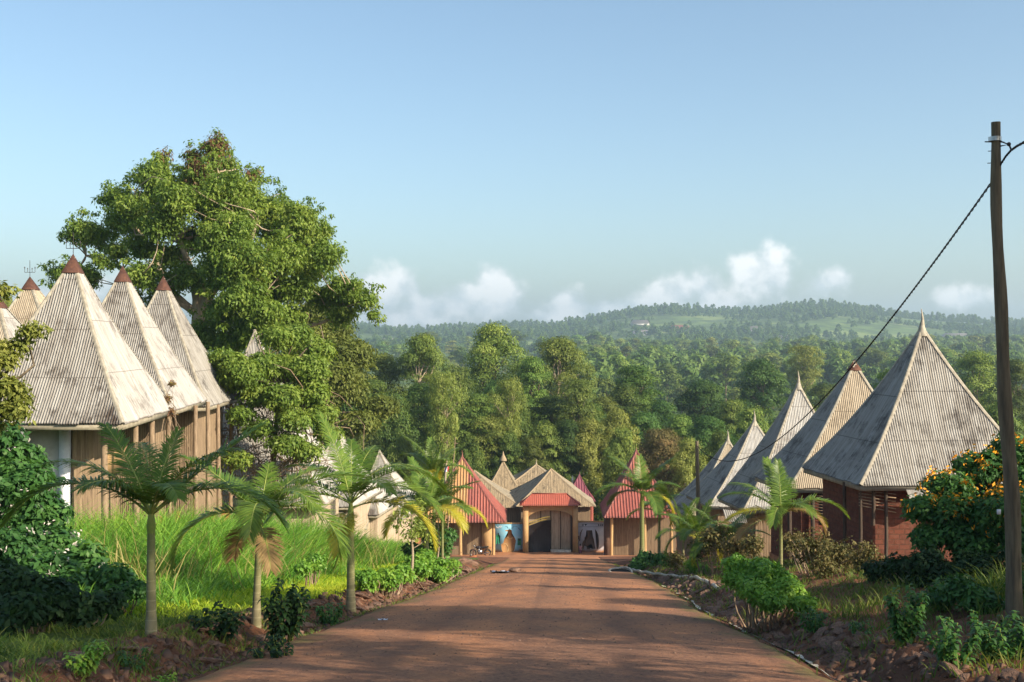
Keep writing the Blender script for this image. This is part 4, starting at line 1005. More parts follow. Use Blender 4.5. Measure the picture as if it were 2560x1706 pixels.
def tree_meshes(kind, H, W, nclump, nleaf, leaf, seed, mleaf, mbark='bark'):
    global rng
    keep = rng; rng = np.random.default_rng(seed)
    if H > 18: nclump = int(nclump*.72)
    C = []; Rr = []
    def env(z):     # crown half width along the height (0..1)
        if kind == 'dome': return np.interp(z, [.22, .4, .6, .8, .95, 1], [.25, .75, 1, .9, .5, .15])
        if kind == 'tall': return np.interp(z, [.18, .35, .6, .8, .95, 1], [.45, .85, 1, .75, .45, .15])
        if kind == 'flat': return np.interp(z, [.45, .62, .8, .92, 1], [.1, .5, 1, .95, .45])
        if kind == 'bushy': return np.interp(z, [.02, .2, .5, .8, 1], [.6, 1, 1, .72, .2])
        if kind == 'layered': return np.interp(z, [.3, .45, .52, .62, .70, .82, .92, 1], [.35, 1, .6, .95, .55, .8, .55, .2])
    zlo = {'dome': .22, 'tall': .18, 'flat': .5, 'bushy': .04, 'layered': .3}[kind]
    for i in range(nclump):
        z = zlo+(1-zlo)*rng.random()**.8; th = rng.random()*6.283
        rr = env(z)*(.35+.65*rng.random()**.5)*(.85+.25*math.sin(th*3+seed))
        cr = W*((.12 if kind != 'bushy' else .10)+.09*rng.random())
        C.append((math.cos(th)*rr*(W/2-cr*.6), math.sin(th)*rr*(W/2-cr*.6), z*H-cr*.5)); Rr.append((cr, cr, cr*(.5+.2*rng.random())))
    C = np.array(C); Rr = np.array(Rr)
    V, Fq, A = leaf_arrays(C, Rr, int(nleaf*1.6), leaf*.88, low=.12, inner=.66, jit=.38, out=1.15)
    crown = npmesh('crown', V, Fq, M[mleaf], attr=A)
    mb = MB(); top = np.array([rng.normal()*.03*W, rng.normal()*.03*W, H*.72])
    tp = limb(mb, (0, 0, -1.0), top, W*.030, W*.010, .03, 9, 9)
    for i in rng.choice(nclump, min(nclump, 26), replace=False):
        k = int(np.clip(np.searchsorted(tp[:, 2], C[i][2]-.18*H), 2, 8)); limb(mb, tp[k], C[i], W*.011, W*.003, .08, 5, 5)
    trunk = mb.build('trunk', M[mbark], None, True)
    cm, tm = crown.data, trunk.data
    bpy.data.objects.remove(crown); bpy.data.objects.remove(trunk)
    rng = keep
    return dict(crown=cm, trunk=tm, H=H, W=W)

def place_tree(pr, x, y, h, w_, label, group, rz=0, name='forest_tree', cat='tree', sink=0):
    z = zg(x, y)-sink
    t = thing(name, label, cat, (x, y, z), group)
    t.rotation_euler = (0, 0, rz); t.scale = (w_/pr['W'], w_/pr['W'], h/pr['H'])
    for k in ('trunk', 'crown'): link(k, pr[k], t)
    return t

# ------------------------------------------------------------------ the great tree on the left
def great_tree():
    d0 = 68.0
    lobes = [(540,367,38,0),(484,391,30,1),(412,392,20,0),(631,440,28,1),(560,415,40,2),(500,430,45,-1),
        (390,456,70,-1),(480,478,85,2),(569,492,85,-2),(636,523,75,1),(698,536,58,3),(747,555,58,-1),(796,582,44,1),(814,640,50,-2),(770,672,66,1),
        (703,640,66,-3),(292,500,50,2),(330,520,50,-2),(212,577,42,0),(250,590,38,3),(180,592,22,0),(412,560,62,-3),(350,560,45,3),(569,604,88,-4),(613,652,72,-5),(247,655,32,-2),
        (140,688,30,1),(170,675,30,-2),(212,690,42,2),(350,690,46,-3),(546,680,58,-4),(613,746,74,-5),(658,785,60,-5),(546,790,52,-3),(859,724,52,0),(904,748,42,-1),
        (935,788,24,0),(814,746,52,1),(747,724,48,-1),(860,787,38,0),(480,600,50,4),(680,720,60,3),(440,500,50,-4),(600,560,60,4),(505,840,45,-3),(300,560,42,2),(290,630,34,1),(360,620,42,-1),(420,640,46,1),(430,705,40,-1),(330,740,26,0),(470,690,46,-2),(400,750,36,1),(380,520,50,1),(540,540,60,2),(690,590,50,1),(770,620,50,3),(560,860,55,-3),(620,830,55,-4),(720,800,45,-1)]
    base = G(505, d0); t = thing('great_tree', 'great spreading tree towering over the left zinc roofs, dry tips at its top', 'tree', tuple(map(float, base)))
    C = []; Rr = []; brown = []
    for (px, py, r, dd) in lobes:
        c = P(px, py, d0+dd); rm = r/F*d0
        n = max(3, int((r/9.6)**1.9))
        for i in range(n):
            v = unit(rng.normal(size=3))*rng.random()**.4*np.array([1, 1.1, .9])
            cr = .45+.6*rng.random()**1.5
            if r < 34: cr *= .62
            C.append(c+v*max(rm-cr*.75, .1)); Rr.append((cr, cr, cr*.8)); brown.append(1 if py < 450 and (r < 32 or rng.random() < .4) else 0)
    C = np.array(C); Rr = np.array(Rr); brown = np.array(brown)
    for (px, py, r, dd) in lobes:        # loose sprays round the pads
        for i in range(int(r/5)):
            v = unit(rng.normal(size=3)); v[1] = -abs(v[1])*.6; C = np.vstack([C, P(px, py, d0+dd)+v*r/F*d0*rng.uniform(.9, 1.3)]); cr = rng.uniform(.22, .42); Rr = np.vstack([Rr, (cr, cr, cr*.8)]); brown = np.append(brown, 0)
    k = brown == 0
    nl = (170*(Rr[:, 0]/.75)**1.8).astype(int)
    V, Fq, A = leaf_arrays(C[k], Rr[k], nl[k], .22, .46, low=.55, droop=.9, inner=.12, jit=.6)
    npmesh('crown', V, Fq, M['leaf_big'], t, attr=A)
    k = ~k
    V, Fq, A = leaf_arrays(C[k], Rr[k]*np.array([.8, .8, 1.3]), (nl[k]*.9).astype(int), .30, .26, low=1, droop=2.2, inner=.1)
    npmesh('dry_foliage', V, Fq, M['leaf_brown'], t, attr=A)
    mb = MB()
    fork = P(500, 700, d0); tr = limb(mb, base-np.array([0, 0, 1]), fork, .62, .42, .02, 8, 12)
    mains = []
    for (px, py, dd, r) in ((330, 560, -1, .2), (420, 480, 1, .22), (545, 430, 0, .22), (640, 560, -2, .24), (760, 620, 1, .2), (215, 640, 1, .13), (870, 740, 0, .17), (600, 760, -4, .16), (350, 690, -3, .13)):
        p0 = tr[6] if py < 700 else tr[5]
        mains.append(limb(mb, p0, P(px, py, d0+dd), r*1.35, r*.35, .06, 9, 8))
    pts = np.vstack([m_[2:] for m_ in mains])
    for i in rng.choice(len(C), min(len(C), 230), replace=False):
        dd = np.linalg.norm(pts-C[i], axis=1)+2.0*np.maximum(0, pts[:, 2]-C[i][2]+.5); j = int(np.argmin(dd)); limb(mb, pts[j], C[i], .055, .015, .12, 6, 5)
    mb.build('trunk', M['bark_pale'], t, True)
great_tree()
def clump_tree(name, label, lobes, d0, base_px, mleaf, leaf=.24, dens=230, bark='bark', cr0=.7, r0=.25, group=None, cat='tree', brown=None):
    base = G(base_px, d0); t = thing(name, label, cat, tuple(map(float, base)), group)
    C = []; Rr = []
    for (px, py, r, dd) in lobes:
        c = P(px, py, d0+dd); rm = r/F*d0
        for i in range(max(3, int((r/13.0)**1.8))):
            v = unit(rng.normal(size=3))*rng.random()**.4; cr = cr0*(1+.6*rng.random())
            C.append(c+v*max(rm-cr*.75, .1)); Rr.append((cr, cr, cr*.62))
    C = np.array(C); Rr = np.array(Rr)
    V, Fq, A = leaf_arrays(C, Rr, (dens*(Rr[:, 0]/cr0)**2).astype(int), leaf, .45, droop=.6)
    npmesh('crown', V, Fq, M[mleaf], t, attr=A)
    mb = MB(); top = C[:, :].mean(0); tr = limb(mb, base-np.array([0, 0, .6]), top, r0, r0*.4, .04, 8, 8)
    for i in rng.choice(len(C), min(len(C), 60), replace=False):
        j = int(np.argmin(np.linalg.norm(tr-C[i], axis=1)+2*np.maximum(0, tr[:, 2]-C[i][2]))); limb(mb, tr[j], C[i], r0*.25, .015, .14, 6, 5)
    mb.build('trunk', M[bark], t, True)
    return t
clump_tree('leafy_tree', 'light green leafy tree hanging over the overgrown zinc house, below the great tree',
    [(560,905,45,0),(600,930,60,-1),(660,915,55,0),(720,915,60,1),(770,925,55,0),(705,1000,50,-1),(640,985,48,0),(770,985,50,0),(800,1040,38,0),(735,1050,38,-1),(820,1085,28,1),(690,850,45,1),(750,850,55,2),(800,880,40,1),(560,960,35,0),(600,1040,26,-1),(650,1075,30,-1),(715,1110,32,-1),(765,1130,30,-.5),(600,1150,20,-1)], 55.5, 690, 'leaf_big', .2, 250, r0=.2, cr0=.55)
clump_tree('leafy_tree', 'dark leafy tree filling the gap between the great tree and the forest',
    [(770,830,60,0),(830,850,65,2),(880,890,60,0),(760,900,60,1),(830,940,70,-2),(800,1010,60,0),(870,980,50,1),(900,1060,50,0),(950,1020,40,2),(790,780,40,0)], 84, 820, 'leaf_forest_warm', .3, 200, r0=.4, cr0=1.0)
# brown dry vines on the overgrown roof
mb = MB()
for i in range(240):
    a = P(rng.uniform(565, 790), rng.uniform(960, 1240), rng.uniform(55.5, 57.3)); b = a+np.array([rng.normal()*1.2, .2*rng.normal(), rng.normal()*1.0])
    limb(mb, a, b, .03, .012, .25, 6, 4)
o = mb.build('dry_vines', M['wood']); props(o, 'tangle of dry brown vines over the overgrown zinc house', 'vines', kind='stuff')

# ------------------------------------------------------------------ forest behind the village
PR = {
    'dome1': tree_meshes('dome', 25, 14, 110, 260, .42, 11, 'leaf_forest'),
    'dome2': tree_meshes('dome', 25, 14, 95, 290, .42, 12, 'leaf_forest_warm', 'bark_pale'),
    'tall1': tree_meshes('tall', 26, 11, 105, 250, .40, 13, 'leaf_forest'),
    'tall2': tree_meshes('tall', 26, 11, 90, 260, .40, 14, 'leaf_forest_warm', 'bark_pale'),
    'lay': tree_meshes('layered', 26, 13, 80, 300, .40, 15, 'leaf_forest', 'bark_pale'),
    'flat': tree_meshes('flat', 22, 14, 60, 280, .40, 16, 'leaf_forest_warm', 'bark_pale'),
    'dark': tree_meshes('bushy', 20, 13, 110, 260, .40, 17, 'leaf_forest_dark'),
    'low': tree_meshes('bushy', 12, 10, 90, 230, .34, 18, 'leaf_forest'),
    'low2': tree_meshes('bushy', 12, 10, 80, 230, .34, 19, 'leaf_forest_warm'),
    'rusty': tree_meshes('bushy', 13, 12, 100, 260, .30, 20, 'leaf_rusty'),
}
FG = 'forest trees behind the village'
def ft(kind, px, py, wpx, d, label, group=FG):
    if 1170 < px < 1530 and d < 131: d = 131+(d-118)*.3
    x = (px-1280)/F*d; top = (853-py)/F*d
    z = zg(x, d); h = max(4, top-z)
    return place_tree(PR[kind], x, d, h, wpx/F*d, label, group, rz=random.random()*6.28)
ft('dome1', 1240, 806, 225, 168, 'tallest broad-crowned forest tree, its crown cutting the skyline above the gate')
ft('dome2', 1398, 846, 215, 158, 'broad olive-green forest tree just right of the tallest crown')
ft('lay', 1052, 836, 190, 152, 'layered tall forest tree with pale bare trunks above the left red gatehouse')
ft('tall2', 1130, 905, 150, 142, 'slender forest tree with pale trunk in front of the layered tree')
ft('flat', 1112, 925, 120, 117, 'tree with a long pale bare trunk and small crown left of centre')
ft('flat', 1268, 945, 110, 128, 'pale-trunked tree with a small crown above the thatched tower')
ft('dome1', 955, 880, 190, 156, 'rounded forest tree between the great tree and the layered tree')
ft('dome2', 850, 858, 200, 150, 'wide forest tree next to the right edge of the great tree')
ft('tall1', 1330, 895, 150, 150, 'narrow dark forest tree between the two broadest crowns')
ft('tall2', 1440, 940, 160, 138, 'olive forest tree leaning under the broad olive crown')
ft('tall1', 1590, 915, 190, 172, 'pointed dark green forest tree above the right red gatehouse')
ft('tall2', 1510, 985, 120, 160, 'small forest tree filling the dip right of the olive crown')
ft('dark', 1655, 1000, 150, 165, 'dense green tree behind the rusty-leaved tree')
ft('dark', 1762, 950, 200, 185, 'dense forest tree with yellowish flat top left of the dark round tree')
ft('dark', 1898, 897, 180, 205, 'very dark round-crowned tree standing alone on the right')
ft('flat', 2008, 862, 130, 300, 'tall umbrella-shaped tree rising behind the dark round tree')
ft('low2', 1990, 1000, 190, 160, 'warm green tree behind the third zinc roof of the right row')
ft('low', 1880, 1020, 160, 150, 'green tree behind the fourth zinc roof of the right row')
ft('dark', 1770, 1040, 190, 140, 'dark bushy tree right of the rusty-leaved tree')
ft('flat', 1215, 1040, 190, 128, 'light grey-green flat-topped tree directly behind the thatched tower')
ft('low', 1360, 1060, 170, 126, 'bushy tree behind the thatched halls')
ft('low2', 1470, 1040, 150, 128, 'bushy tree left of the right red roof')
ft('low', 1090, 1055, 130, 130, 'bushy tree behind the left red roof')
ft('low', 985, 985, 160, 128, 'bushy tree behind the third palm on the left')
ft('low2', 900, 1030, 150, 122, 'bushy tree behind the white-sided small house')
ft('rusty', 1655, 1072, 210, 124, 'round rusty-leaved tree between the right red roof and the zinc roofs')
ft('low', 1555, 1070, 130, 122, 'green bush-like tree touching the right red roof')
ft('tall1', 2230, 925, 150, 150, 'forest tree behind the two largest zinc roofs of the right row')
ft('tall2', 2440, 870, 170, 190, 'olive tree behind the right slope of the largest zinc roof')
ft('tall1', 2535, 900, 150, 170, 'green tree right of the tall utility pole')
ft('low', 2500, 1010, 170, 130, 'low green tree right behind the tall utility pole')
ft('flat', 20, 730, 60, 150, 'small umbrella tree seen between the left roofs')
FL = ['slim green tree low between the layered tree and the tallest crown', 'rounded bushy tree under the tallest broad crown', 'low bushy tree directly above the thatched roof with the thin spike',
      'dark tree between the maroon pyramid and the broad olive crown', 'warm green tree right above the gap left of the right red roof', 'low bushy tree just left of the left red roof tip',
      'upright tree above the crown of the tallest palm', 'dark bushy tree left of the tallest palm crown', 'upright green tree below the narrow dark tree', 'upright green tree left of the right red roof tip',
      'dark green tree right above the tip of the right red roof', 'green tree behind the rusty-leaved tree, to its right', 'green tree touching the dark round tree on its left', 'upright tree behind the tip of the second right zinc roof',
      'dark bushy tree between the second and the largest right zinc roofs', 'dark tree right behind the tip of the largest zinc roof', 'dark tree at the lower right fringe of the great tree', 'upright tree half hidden behind the right side of the great tree',
      'broad tree seen through the middle of the great tree', 'dark tree in the shade behind the pale bare trunks', 'upright tree under the layered tree', 'dark green tree in the hollow below the tallest crown',
      'upright green tree behind the right red roof, left of its tip', 'low bushy tree right behind the top of the gate hall', 'small bushy tree behind the thatched tower cone', 'low bushy tree behind the farthest right zinc roof', 'low bushy tree behind the fourth right zinc roof']
for (px, py, wp, d, kd) in [(1190,985,150,134,'tall1'),(1290,985,160,140,'low'),(1270,1080,120,122,'low'),(1420,1050,150,134,'dark'),(1540,1020,140,136,'low2'),(1010,1090,120,120,'low'),
        (930,950,150,138,'tall1'),(860,960,160,132,'dark'),(1380,990,170,142,'tall1'),(1480,1010,130,146,'tall1'),(1610,1030,150,146,'dark'),(1700,1040,150,150,'low'),
        (1830,1000,150,172,'low'),(2060,960,150,230,'tall1'),(2120,960,150,210,'dark'),(2330,960,180,170,'dark'),(780,940,150,128,'dark'),(700,900,160,140,'tall1'),(600,880,200,150,'dome1'),
        (1120,1010,140,138,'dark'),(1050,960,150,145,'tall1'),(1240,950,150,152,'dark'),(1560,960,140,168,'tall1'),(1330,1090,120,121,'low2'),(1180,1090,110,121,'low'),(1720,1090,120,118,'low2'),(1800,1080,120,120,'low')]:
    ft(kd, px, py, wp, d, FL.pop(0))
# ------------------------------------------------------------------ far trees across the valley, houses and the wooded hill
FP = [tree_meshes('dome', 15, 11, 34, 60, .85, 31, 'leaf_forest'), tree_meshes('tall', 16, 9, 34, 55, .85, 32, 'leaf_forest_warm'), tree_meshes('flat', 16, 10, 24, 60, .8, 33, 'leaf_forest'), tree_meshes('bushy', 9, 8, 24, 55, .75, 34, 'leaf_forest_warm')]
VG = 'trees spread over the far valley'
cnt = 0
for i in range(1500):
    y = 230+math.sqrt(random.random())*900; px = random.uniform(1380, 2620) if random.random() < .86 else random.uniform(860, 1380)
    x = (px-1280)/F*y
    if nz(x, y, 55, 9) < -.02+.12*(y > 600): continue
    pr = FP[random.choice([0, 0, 1, 1, 2, 3, 3])]; h = pr['H']*random.uniform(.8, 1.45)
    t = place_tree(pr, x, y, h, pr['W']*random.uniform(.9, 1.75)*(1.2 if y > 500 else 1), 'small round-crowned tree among many in the hazy valley', VG, random.random()*6.28, 'valley_tree')
    cnt += 1
    if cnt >= 270: break

def far_house(px, py, d, w_, label, wallm, roofm, hgt=3.2):
    for d in np.arange(d*.6, 2250, 12.0):      # where this line of sight meets the ground
        x = (px-1280)/F*d; z = (853-py)/F*d; zgr = zg(x, d)
        if zgr >= z-1.5: break
    d = float(d); z = zgr
    t = thing('far_house', label, 'house', (x, d, z), 'far houses')
    mb = MB(); mb.box((x, d, (z+zgr-2+hgt)/2 if z > zgr else zgr+hgt/2), (w_, w_*.6, (z+hgt-zgr+2) if z > zgr else hgt)); mb.build('wall', M[wallm], t)
    zt = (z if z > zgr else zgr)+hgt
    mb = MB(); hx, hy = w_/2+.6, w_*.3+.6
    mb.add([(x-hx, d-hy, zt), (x+hx, d-hy, zt), (x+hx, d+hy, zt), (x-hx, d+hy, zt), (x-hx*.8, d, zt+w_*.2), (x+hx*.8, d, zt+w_*.2)], [(0, 1, 5, 4), (2, 3, 4, 5)], [(1, 2, 5), (3, 0, 4)]); mb.build('roof', M[roofm], t)
    for kx in (-.3, .3):
        mb = MB(); mb.box((x+kx*w_, d-w_*.3-.02, zt-hgt*.5), (w_*.16, .06, hgt*.35)); mb.build('window', M['iron'], t)
far_house(1510, 915, 520, 10, 'pale two-storey house between the trees at the foot of the forest ridge', 'plaster_white', 'tin_white', 4.5)
for (px, py, d, w_, lb, a, b) in [
    (1602, 838, 1480, 22, 'white hillside house left of the red-roofed one', 'cloth_white', 'tin_white'), (1700, 826, 1560, 26, 'red-roofed house on the hillside', 'plaster', 'tin_red_bright'),
    (1712, 838, 1480, 20, 'white house right below the red-roofed hillside house', 'cloth_white', 'tin_white'), (1880, 832, 1520, 30, 'long pale hillside house right of the middle', 'cloth_white', 'tin_grey'),
    (2388, 850, 1420, 34, 'long white building low on the right hillside', 'cloth_white', 'tin_white'), (2205, 868, 1350, 16, 'orange house in the trees above the tan roof', 'plaster', 'tin_rust'),
    (1270, 862, 1500, 18, 'tiny white house low on the left part of the hill', 'cloth_white', 'tin_white'), (970, 858, 1500, 20, 'white house low on the hill next to the great tree', 'cloth_white', 'tin_white'),
    (1960, 850, 1450, 18, 'white hillside house above the dark round tree', 'cloth_white', 'tin_white'), (1600, 812, 1750, 26, 'pale roof high on the left shoulder of the hill', 'plaster_white', 'tin_grey'),
    (1485, 852, 1480, 14, 'white speck of a house at the left foot of the hill', 'cloth_white', 'tin_white')]:
    far_house(px, py, d, w_, lb, a, b)

def hill_wood(name, label, n, ylo, yhi, seed, sc_, dens0, mleaf, pxlo=820):
    c = tree_meshes('bushy', 11, 9, 12, 22, 2.1, 41, 'leaf_forest_dark')
    me = c['crown']; nv = len(me.vertices); co = np.empty(nv*3, np.float32); me.vertices.foreach_get('co', co); co = co.reshape(-1, 3)
    at = np.empty(nv, np.float32); me.attributes['v'].data.foreach_get('value', at)
    pts = []
    r = np.random.default_rng(seed)
    while len(pts) < n:
        y = r.uniform(ylo, yhi); px = r.uniform(pxlo, 2640); x = (px-1280)/F*y
        dens = dens0+1.2*nz(x, y, 150, 3)+.35*nz(x, y, 40, 8)+.5*sstep(1800, 2150, y)
        if r.random() < dens: pts.append((x, y, sc_*(.6+.8*r.random()**2)))
    pts = np.array(pts); ang = r.random(len(pts))*6.283; zz = Z(pts[:, 0], pts[:, 1])
    ca, sa = np.cos(ang), np.sin(ang); s = pts[:, 2]
    hs = np.where((pts[:, 1] > 1900), s*r.uniform(.8, 1.5, len(pts)), s)
    V = np.empty((len(pts), nv, 3), np.float32)
    V[..., 0] = pts[:, 0, None]+(co[:, 0]*ca[:, None]-co[:, 1]*sa[:, None])*s[:, None]
    V[..., 1] = pts[:, 1, None]+(co[:, 0]*sa[:, None]+co[:, 1]*ca[:, None])*s[:, None]
    V[..., 2] = zz[:, None]+co[:, 2]*hs[:, None]
    A = np.clip(at[None]*.6+r.random(len(pts))[:, None]*.5, 0, 1)
    o = npmesh(name, V.reshape(-1, 3), np.arange(len(pts)*nv).reshape(-1, 4), M[mleaf], attr=A.ravel())
    props(o, label, 'wood', kind='stuff')
hill_wood('hill_wood', 'hazy wood covering the far hill up to the skyline', 6500, 1150, 2330, 5, .85, .30, 'leaf_forest_dark')
hill_wood('valley_wood', 'far-off green wood filling the valley between the forest and the hill', 2600, 420, 1180, 6, 1.15, .55, 'leaf_forest', 1350)
# carpet of treetops below the named forest trees
def thicket(name, label, n, ylo, yhi, pxlo, pxhi, hlo, hhi, seed, mleaf):
    r = np.random.default_rng(seed); C = []; Rr = []
    for i in range(n):
        y = r.uniform(ylo, yhi); x = (r.uniform(pxlo, pxhi)-1280)/F*y; c = r.uniform(1.0, 2.0)
        C.append((x, y, zg(x, y)+r.uniform(hlo, hhi))); Rr.append((c, c, c*.75))
    V, Fq, A = leaf_arrays(np.array(C), np.array(Rr), 170, .36)
    o = npmesh(name, V, Fq, M[mleaf], attr=A); props(o, label, 'undergrowth', kind='stuff')
thicket('undergrowth', 'dark leafy undergrowth at the foot of the forest behind the compound', 420, 131, 165, 640, 2560, .3, 4.5, 3, 'leaf_forest_dark')
thicket('valley_scrub', 'low green scrub covering the valley between the far trees', 700, 180, 520, 1400, 2620, .2, 2.5, 4, 'leaf_forest')

# ------------------------------------------------------------------ palms
def ribbons(P0, D, L, W, Wdir, droop, prof=(.35, 1, .75, .06), st=(0, .33, .68, 1), power=1.8):
    """curved narrow strips: leaflets, blades, long leaves"""
    N = len(P0); L = np.broadcast_to(L, (N,))[:, None]; W = np.broadcast_to(W, (N,))[:, None]; droop = np.broadcast_to(droop, (N,))[:, None]
    V = np.empty((N, len(st)*2, 3))
    for i, (s, w_) in enumerate(zip(st, prof)):
        c = P0+D*L*s*(1-.25*droop*s); c = c.copy(); c[:, 2:3] -= L*droop*s**power
        V[:, 2*i] = c-Wdir*W*w_*.5; V[:, 2*i+1] = c+Wdir*W*w_*.5
    k = len(st)
    f = np.array([[2*i, 2*i+1, 2*i+3, 2*i+2] for i in range(k-1)])
    Fq = (np.arange(N)[:, None, None]*(2*k)+f[None]).reshape(-1, 4)
    return V.reshape(-1, 3), Fq, 2*k

def frond(parent, p, az, e0, L, bend, ll, mk, wind=0.0, nleaf=44, vee=.35, droop=.28, stemk='palm_stem', start=.14):
    n = 26; s = np.linspace(0, 1, n); pitch = R(e0)-bend*s**1.25
    a = R(az)+wind*s
    T = np.stack([np.cos(a)*np.cos(pitch), np.sin(a)*np.cos(pitch), np.sin(pitch)], -1)
    path = p+np.vstack([[0, 0, 0], np.cumsum((T[1:]+T[:-1])/2*L/(n-1), 0)])
    mb = MB(); mb.tube(path, np.interp(s, [0, .12, 1], [.026, .016, .004]), 6)
    st = mb.build('frond', M[stemk], parent, True)
    t = np.linspace(start, .995, nleaf); P0 = []; D = []; Wd = []; LL = []
    for side in (-1, 1):
        tj = t+rng.normal(size=nleaf)*.004
        c = np.stack([np.interp(tj, s, path[:, k]) for k in range(3)], -1); tt = unit(np.stack([np.interp(tj, s, T[:, k]) for k in range(3)], -1))
        S = unit(np.cross(tt, (0, 0, 1.))+1e-6); Nn = np.cross(S, tt)
        fwd = np.interp(tj, [0, .5, 1], [.35, .65, 1.6])
        d = unit(S*side+tt*fwd[:, None]+Nn*(vee+rng.normal(size=nleaf)*.09)[:, None]+rng.normal(size=(nleaf, 3))*.045)
        P0.append(c); D.append(d); Wd.append(unit(tt-d*np.sum(tt*d, 1)[:, None]))
        LL.append(ll*np.interp(tj, [0, .15, .45, .8, 1], [.45, .8, 1, .75, .38])*(.9+.2*rng.random(nleaf)))
    P0 = np.vstack(P0); D = np.vstack(D); Wd = np.vstack(Wd); LL = np.concatenate(LL)
    V, Fq, k = ribbons(P0, D, LL, .021*ll/.45, Wd, droop*(.6+.8*rng.random(len(P0))))
    A = np.repeat(np.clip(.2+.5*rng.random(len(P0))+rng.random()*.3, 0, 1), k)
    npmesh('leaflets', V, Fq, M[mk], st, attr=A, world=True)

def palm(label, px, d, trunk_h, shaft_h, fronds, r=.085, lean=(0, 0), ll=.5, group='young palms planted along the lane', skirt=1.35):
    b = G(px, d); t = thing('palm_tree', label, 'palm tree', tuple(map(float, b)), group)
    k = np.linspace(0, 1, 14)
    path = [b+np.array([lean[0]*q**1.4, lean[1]*q, -.15+(trunk_h+.15)*q]) for q in k]
    mb = MB(); mb.tube(path, [r*(1+(skirt-1)*max(0, 1-q*3))*(1-.30*q) for q in k], 14); mb.build('trunk', M['palm_trunk'], t, True)
    top = path[-1]; c = top+np.array([0, 0, shaft_h])
    mb = MB(); mb.tube([top-np.array([0, 0, .02]), top+np.array([0, 0, shaft_h*.25]), top+np.array([0, 0, shaft_h*.7]), c], [r*.72, r*.86, r*.62, r*.35], 12); mb.build('crownshaft', M['palm_stem'], t, True)
    for f in fronds:
        az, e0, L, bend = f[:4]; mk = f[4] if len(f) > 4 else 'palm'; dz = f[5] if len(f) > 5 else 0
        frond(t, c+np.array([0, 0, -.06+dz]), az, e0, L, bend, ll*(L/1.9)**.5, mk, rng.normal()*.12, nleaf=int(62+24*L), vee=.38 if e0 < 60 else .15)
    return t
palm('leftmost young palm with long arching fronds and ringed trunk below the log posts', 378, 15.2, 1.42, .28,
     [(180, 42, 2.2, 1.75), (2, 40, 2.0, 1.75), (158, 66, 1.45, .45), (18, 44, 1.9, .25), (60, 74, 1.2, .3), (-60, 58, 1.4, 1.6), (-125, 62, 1.3, 1.5), (110, 60, 1.6, 1.0), (200, 60, 1.6, 1.2), (-15, 62, 1.6, 1.0)], r=.072, ll=.5)
palm('second left palm with dark drooping fronds and slim trunk', 640, 18.4, 1.5, .28,
     [(175, 50, 1.7, .6), (20, 44, 1.9, 1.0), (-12, 34, 2.0, 2.5), (185, 20, 1.8, 1.9), (80, 70, 1.0, .6), (40, 55, 1.4, .9), (140, 52, 1.3, 1.0), (-80, 45, 1.5, 1.9), (-40, 55, 1.6, 1.7), (210, 55, 1.7, 1.5), (130, -10, 1.2, 1.0, 'palm_dry', -.12), (-70, 0, 1.1, 1.2, 'palm_dry', -.15)], r=.068, lean=(.06, 0), ll=.5)
palm('tallest left palm with thick pale trunk and a yellow hanging frond', 877, 25.0, 1.8, .65,
     [(150, 76, 2.1, .35), (10, 68, 2.3, 2.1), (25, 52, 2.5, 1.8), (-15, 42, 2.4, 1.9), (178, 38, 2.4, 1.5, 'palm'), (0, 22, 2.3, 1.8, 'palm_yellow', -.1), (200, 30, 2.0, 1.5), (-95, 5, 1.4, 1.5, 'palm_yellow', -.2), (70, 68, 1.9, 1.1), (95, 70, 1.7, .7), (-50, 55, 1.8, 1.6), (150, 55, 1.9, 1.2)], r=.10, ll=.5)
rp = lambda n, L, a0=0, lo=25, hi=80: [(a0+i*137.5+rng.normal()*12, lo+(hi-lo)*(i/(n-1)), L*(.8+.35*rng.random()), 1.9-1.4*i/(n-1)+.2*rng.normal(), 'palm_yellow' if i == 0 or (i == 1 and rng.random() < .5) else 'palm') for i in range(n)]
palm('bushy young palm with a yellow lower frond among small bushes left of the plaza', 1066, 46, 2.0, .5, rp(11, 2.3, 200), r=.11, ll=.62)
palm('slim palm leaning beside the left red gatehouse, on a thin trunk', 1106, 52, 2.2, .5, rp(9, 2.2, 20), r=.07, ll=.6)
palm('palm with upright bright green frond behind the slim ones near the flagpole', 1085, 60, 4.2, .6, rp(9, 2.4, 90, 35, 86), r=.09, ll=.6)
palm('yellow green young palm on the right bank before the dark open house', 1952, 31, 1.75, .3,
     [(95, 86, 1.45, .25), (115, 76, 1.6, .4), (175, 48, 1.8, 1.3), (5, 40, 2.0, 1.6), (20, 20, 1.5, 1.3, 'palm_yellow'), (190, 20, 1.6, 1.0, 'palm_yellow'), (160, 60, 1.7, 1.2), (-60, 50, 1.3, 1.7), (-110, 40, 1.4, 1.8), (60, 60, 1.5, .9), (-20, 30, 1.4, 1.9, 'palm_dry'), (200, 5, 1.5, .9, 'palm_dry', -.1)], r=.06, ll=.5)
palm('tall two-stemmed palm standing in front of the right red gatehouse', 1605, 67, 3.3, .8, rp(12, 2.7, 10, 10, 84), r=.16, ll=.68)
palm('thinner palm right beside the tall palm at the right red gatehouse', 1648, 72, 2.5, .5, rp(9, 2.2, 60), r=.10, ll=.6)
palm('short palm with a drooping yellow frond at the edge of the plaza', 1708, 57, 1.2, .3, rp(8, 1.9, 300), r=.07, ll=.5)
palm('dark low palm below the small utility pole', 1742, 47, 1.3, .3, rp(10, 1.9, 40, 10, 75), r=.08, ll=.5)
palm('low palm between the small utility pole and the yellow green palm', 1815, 42, 1.0, .3, rp(10, 1.9, 170, 10, 75), r=.08, ll=.5)

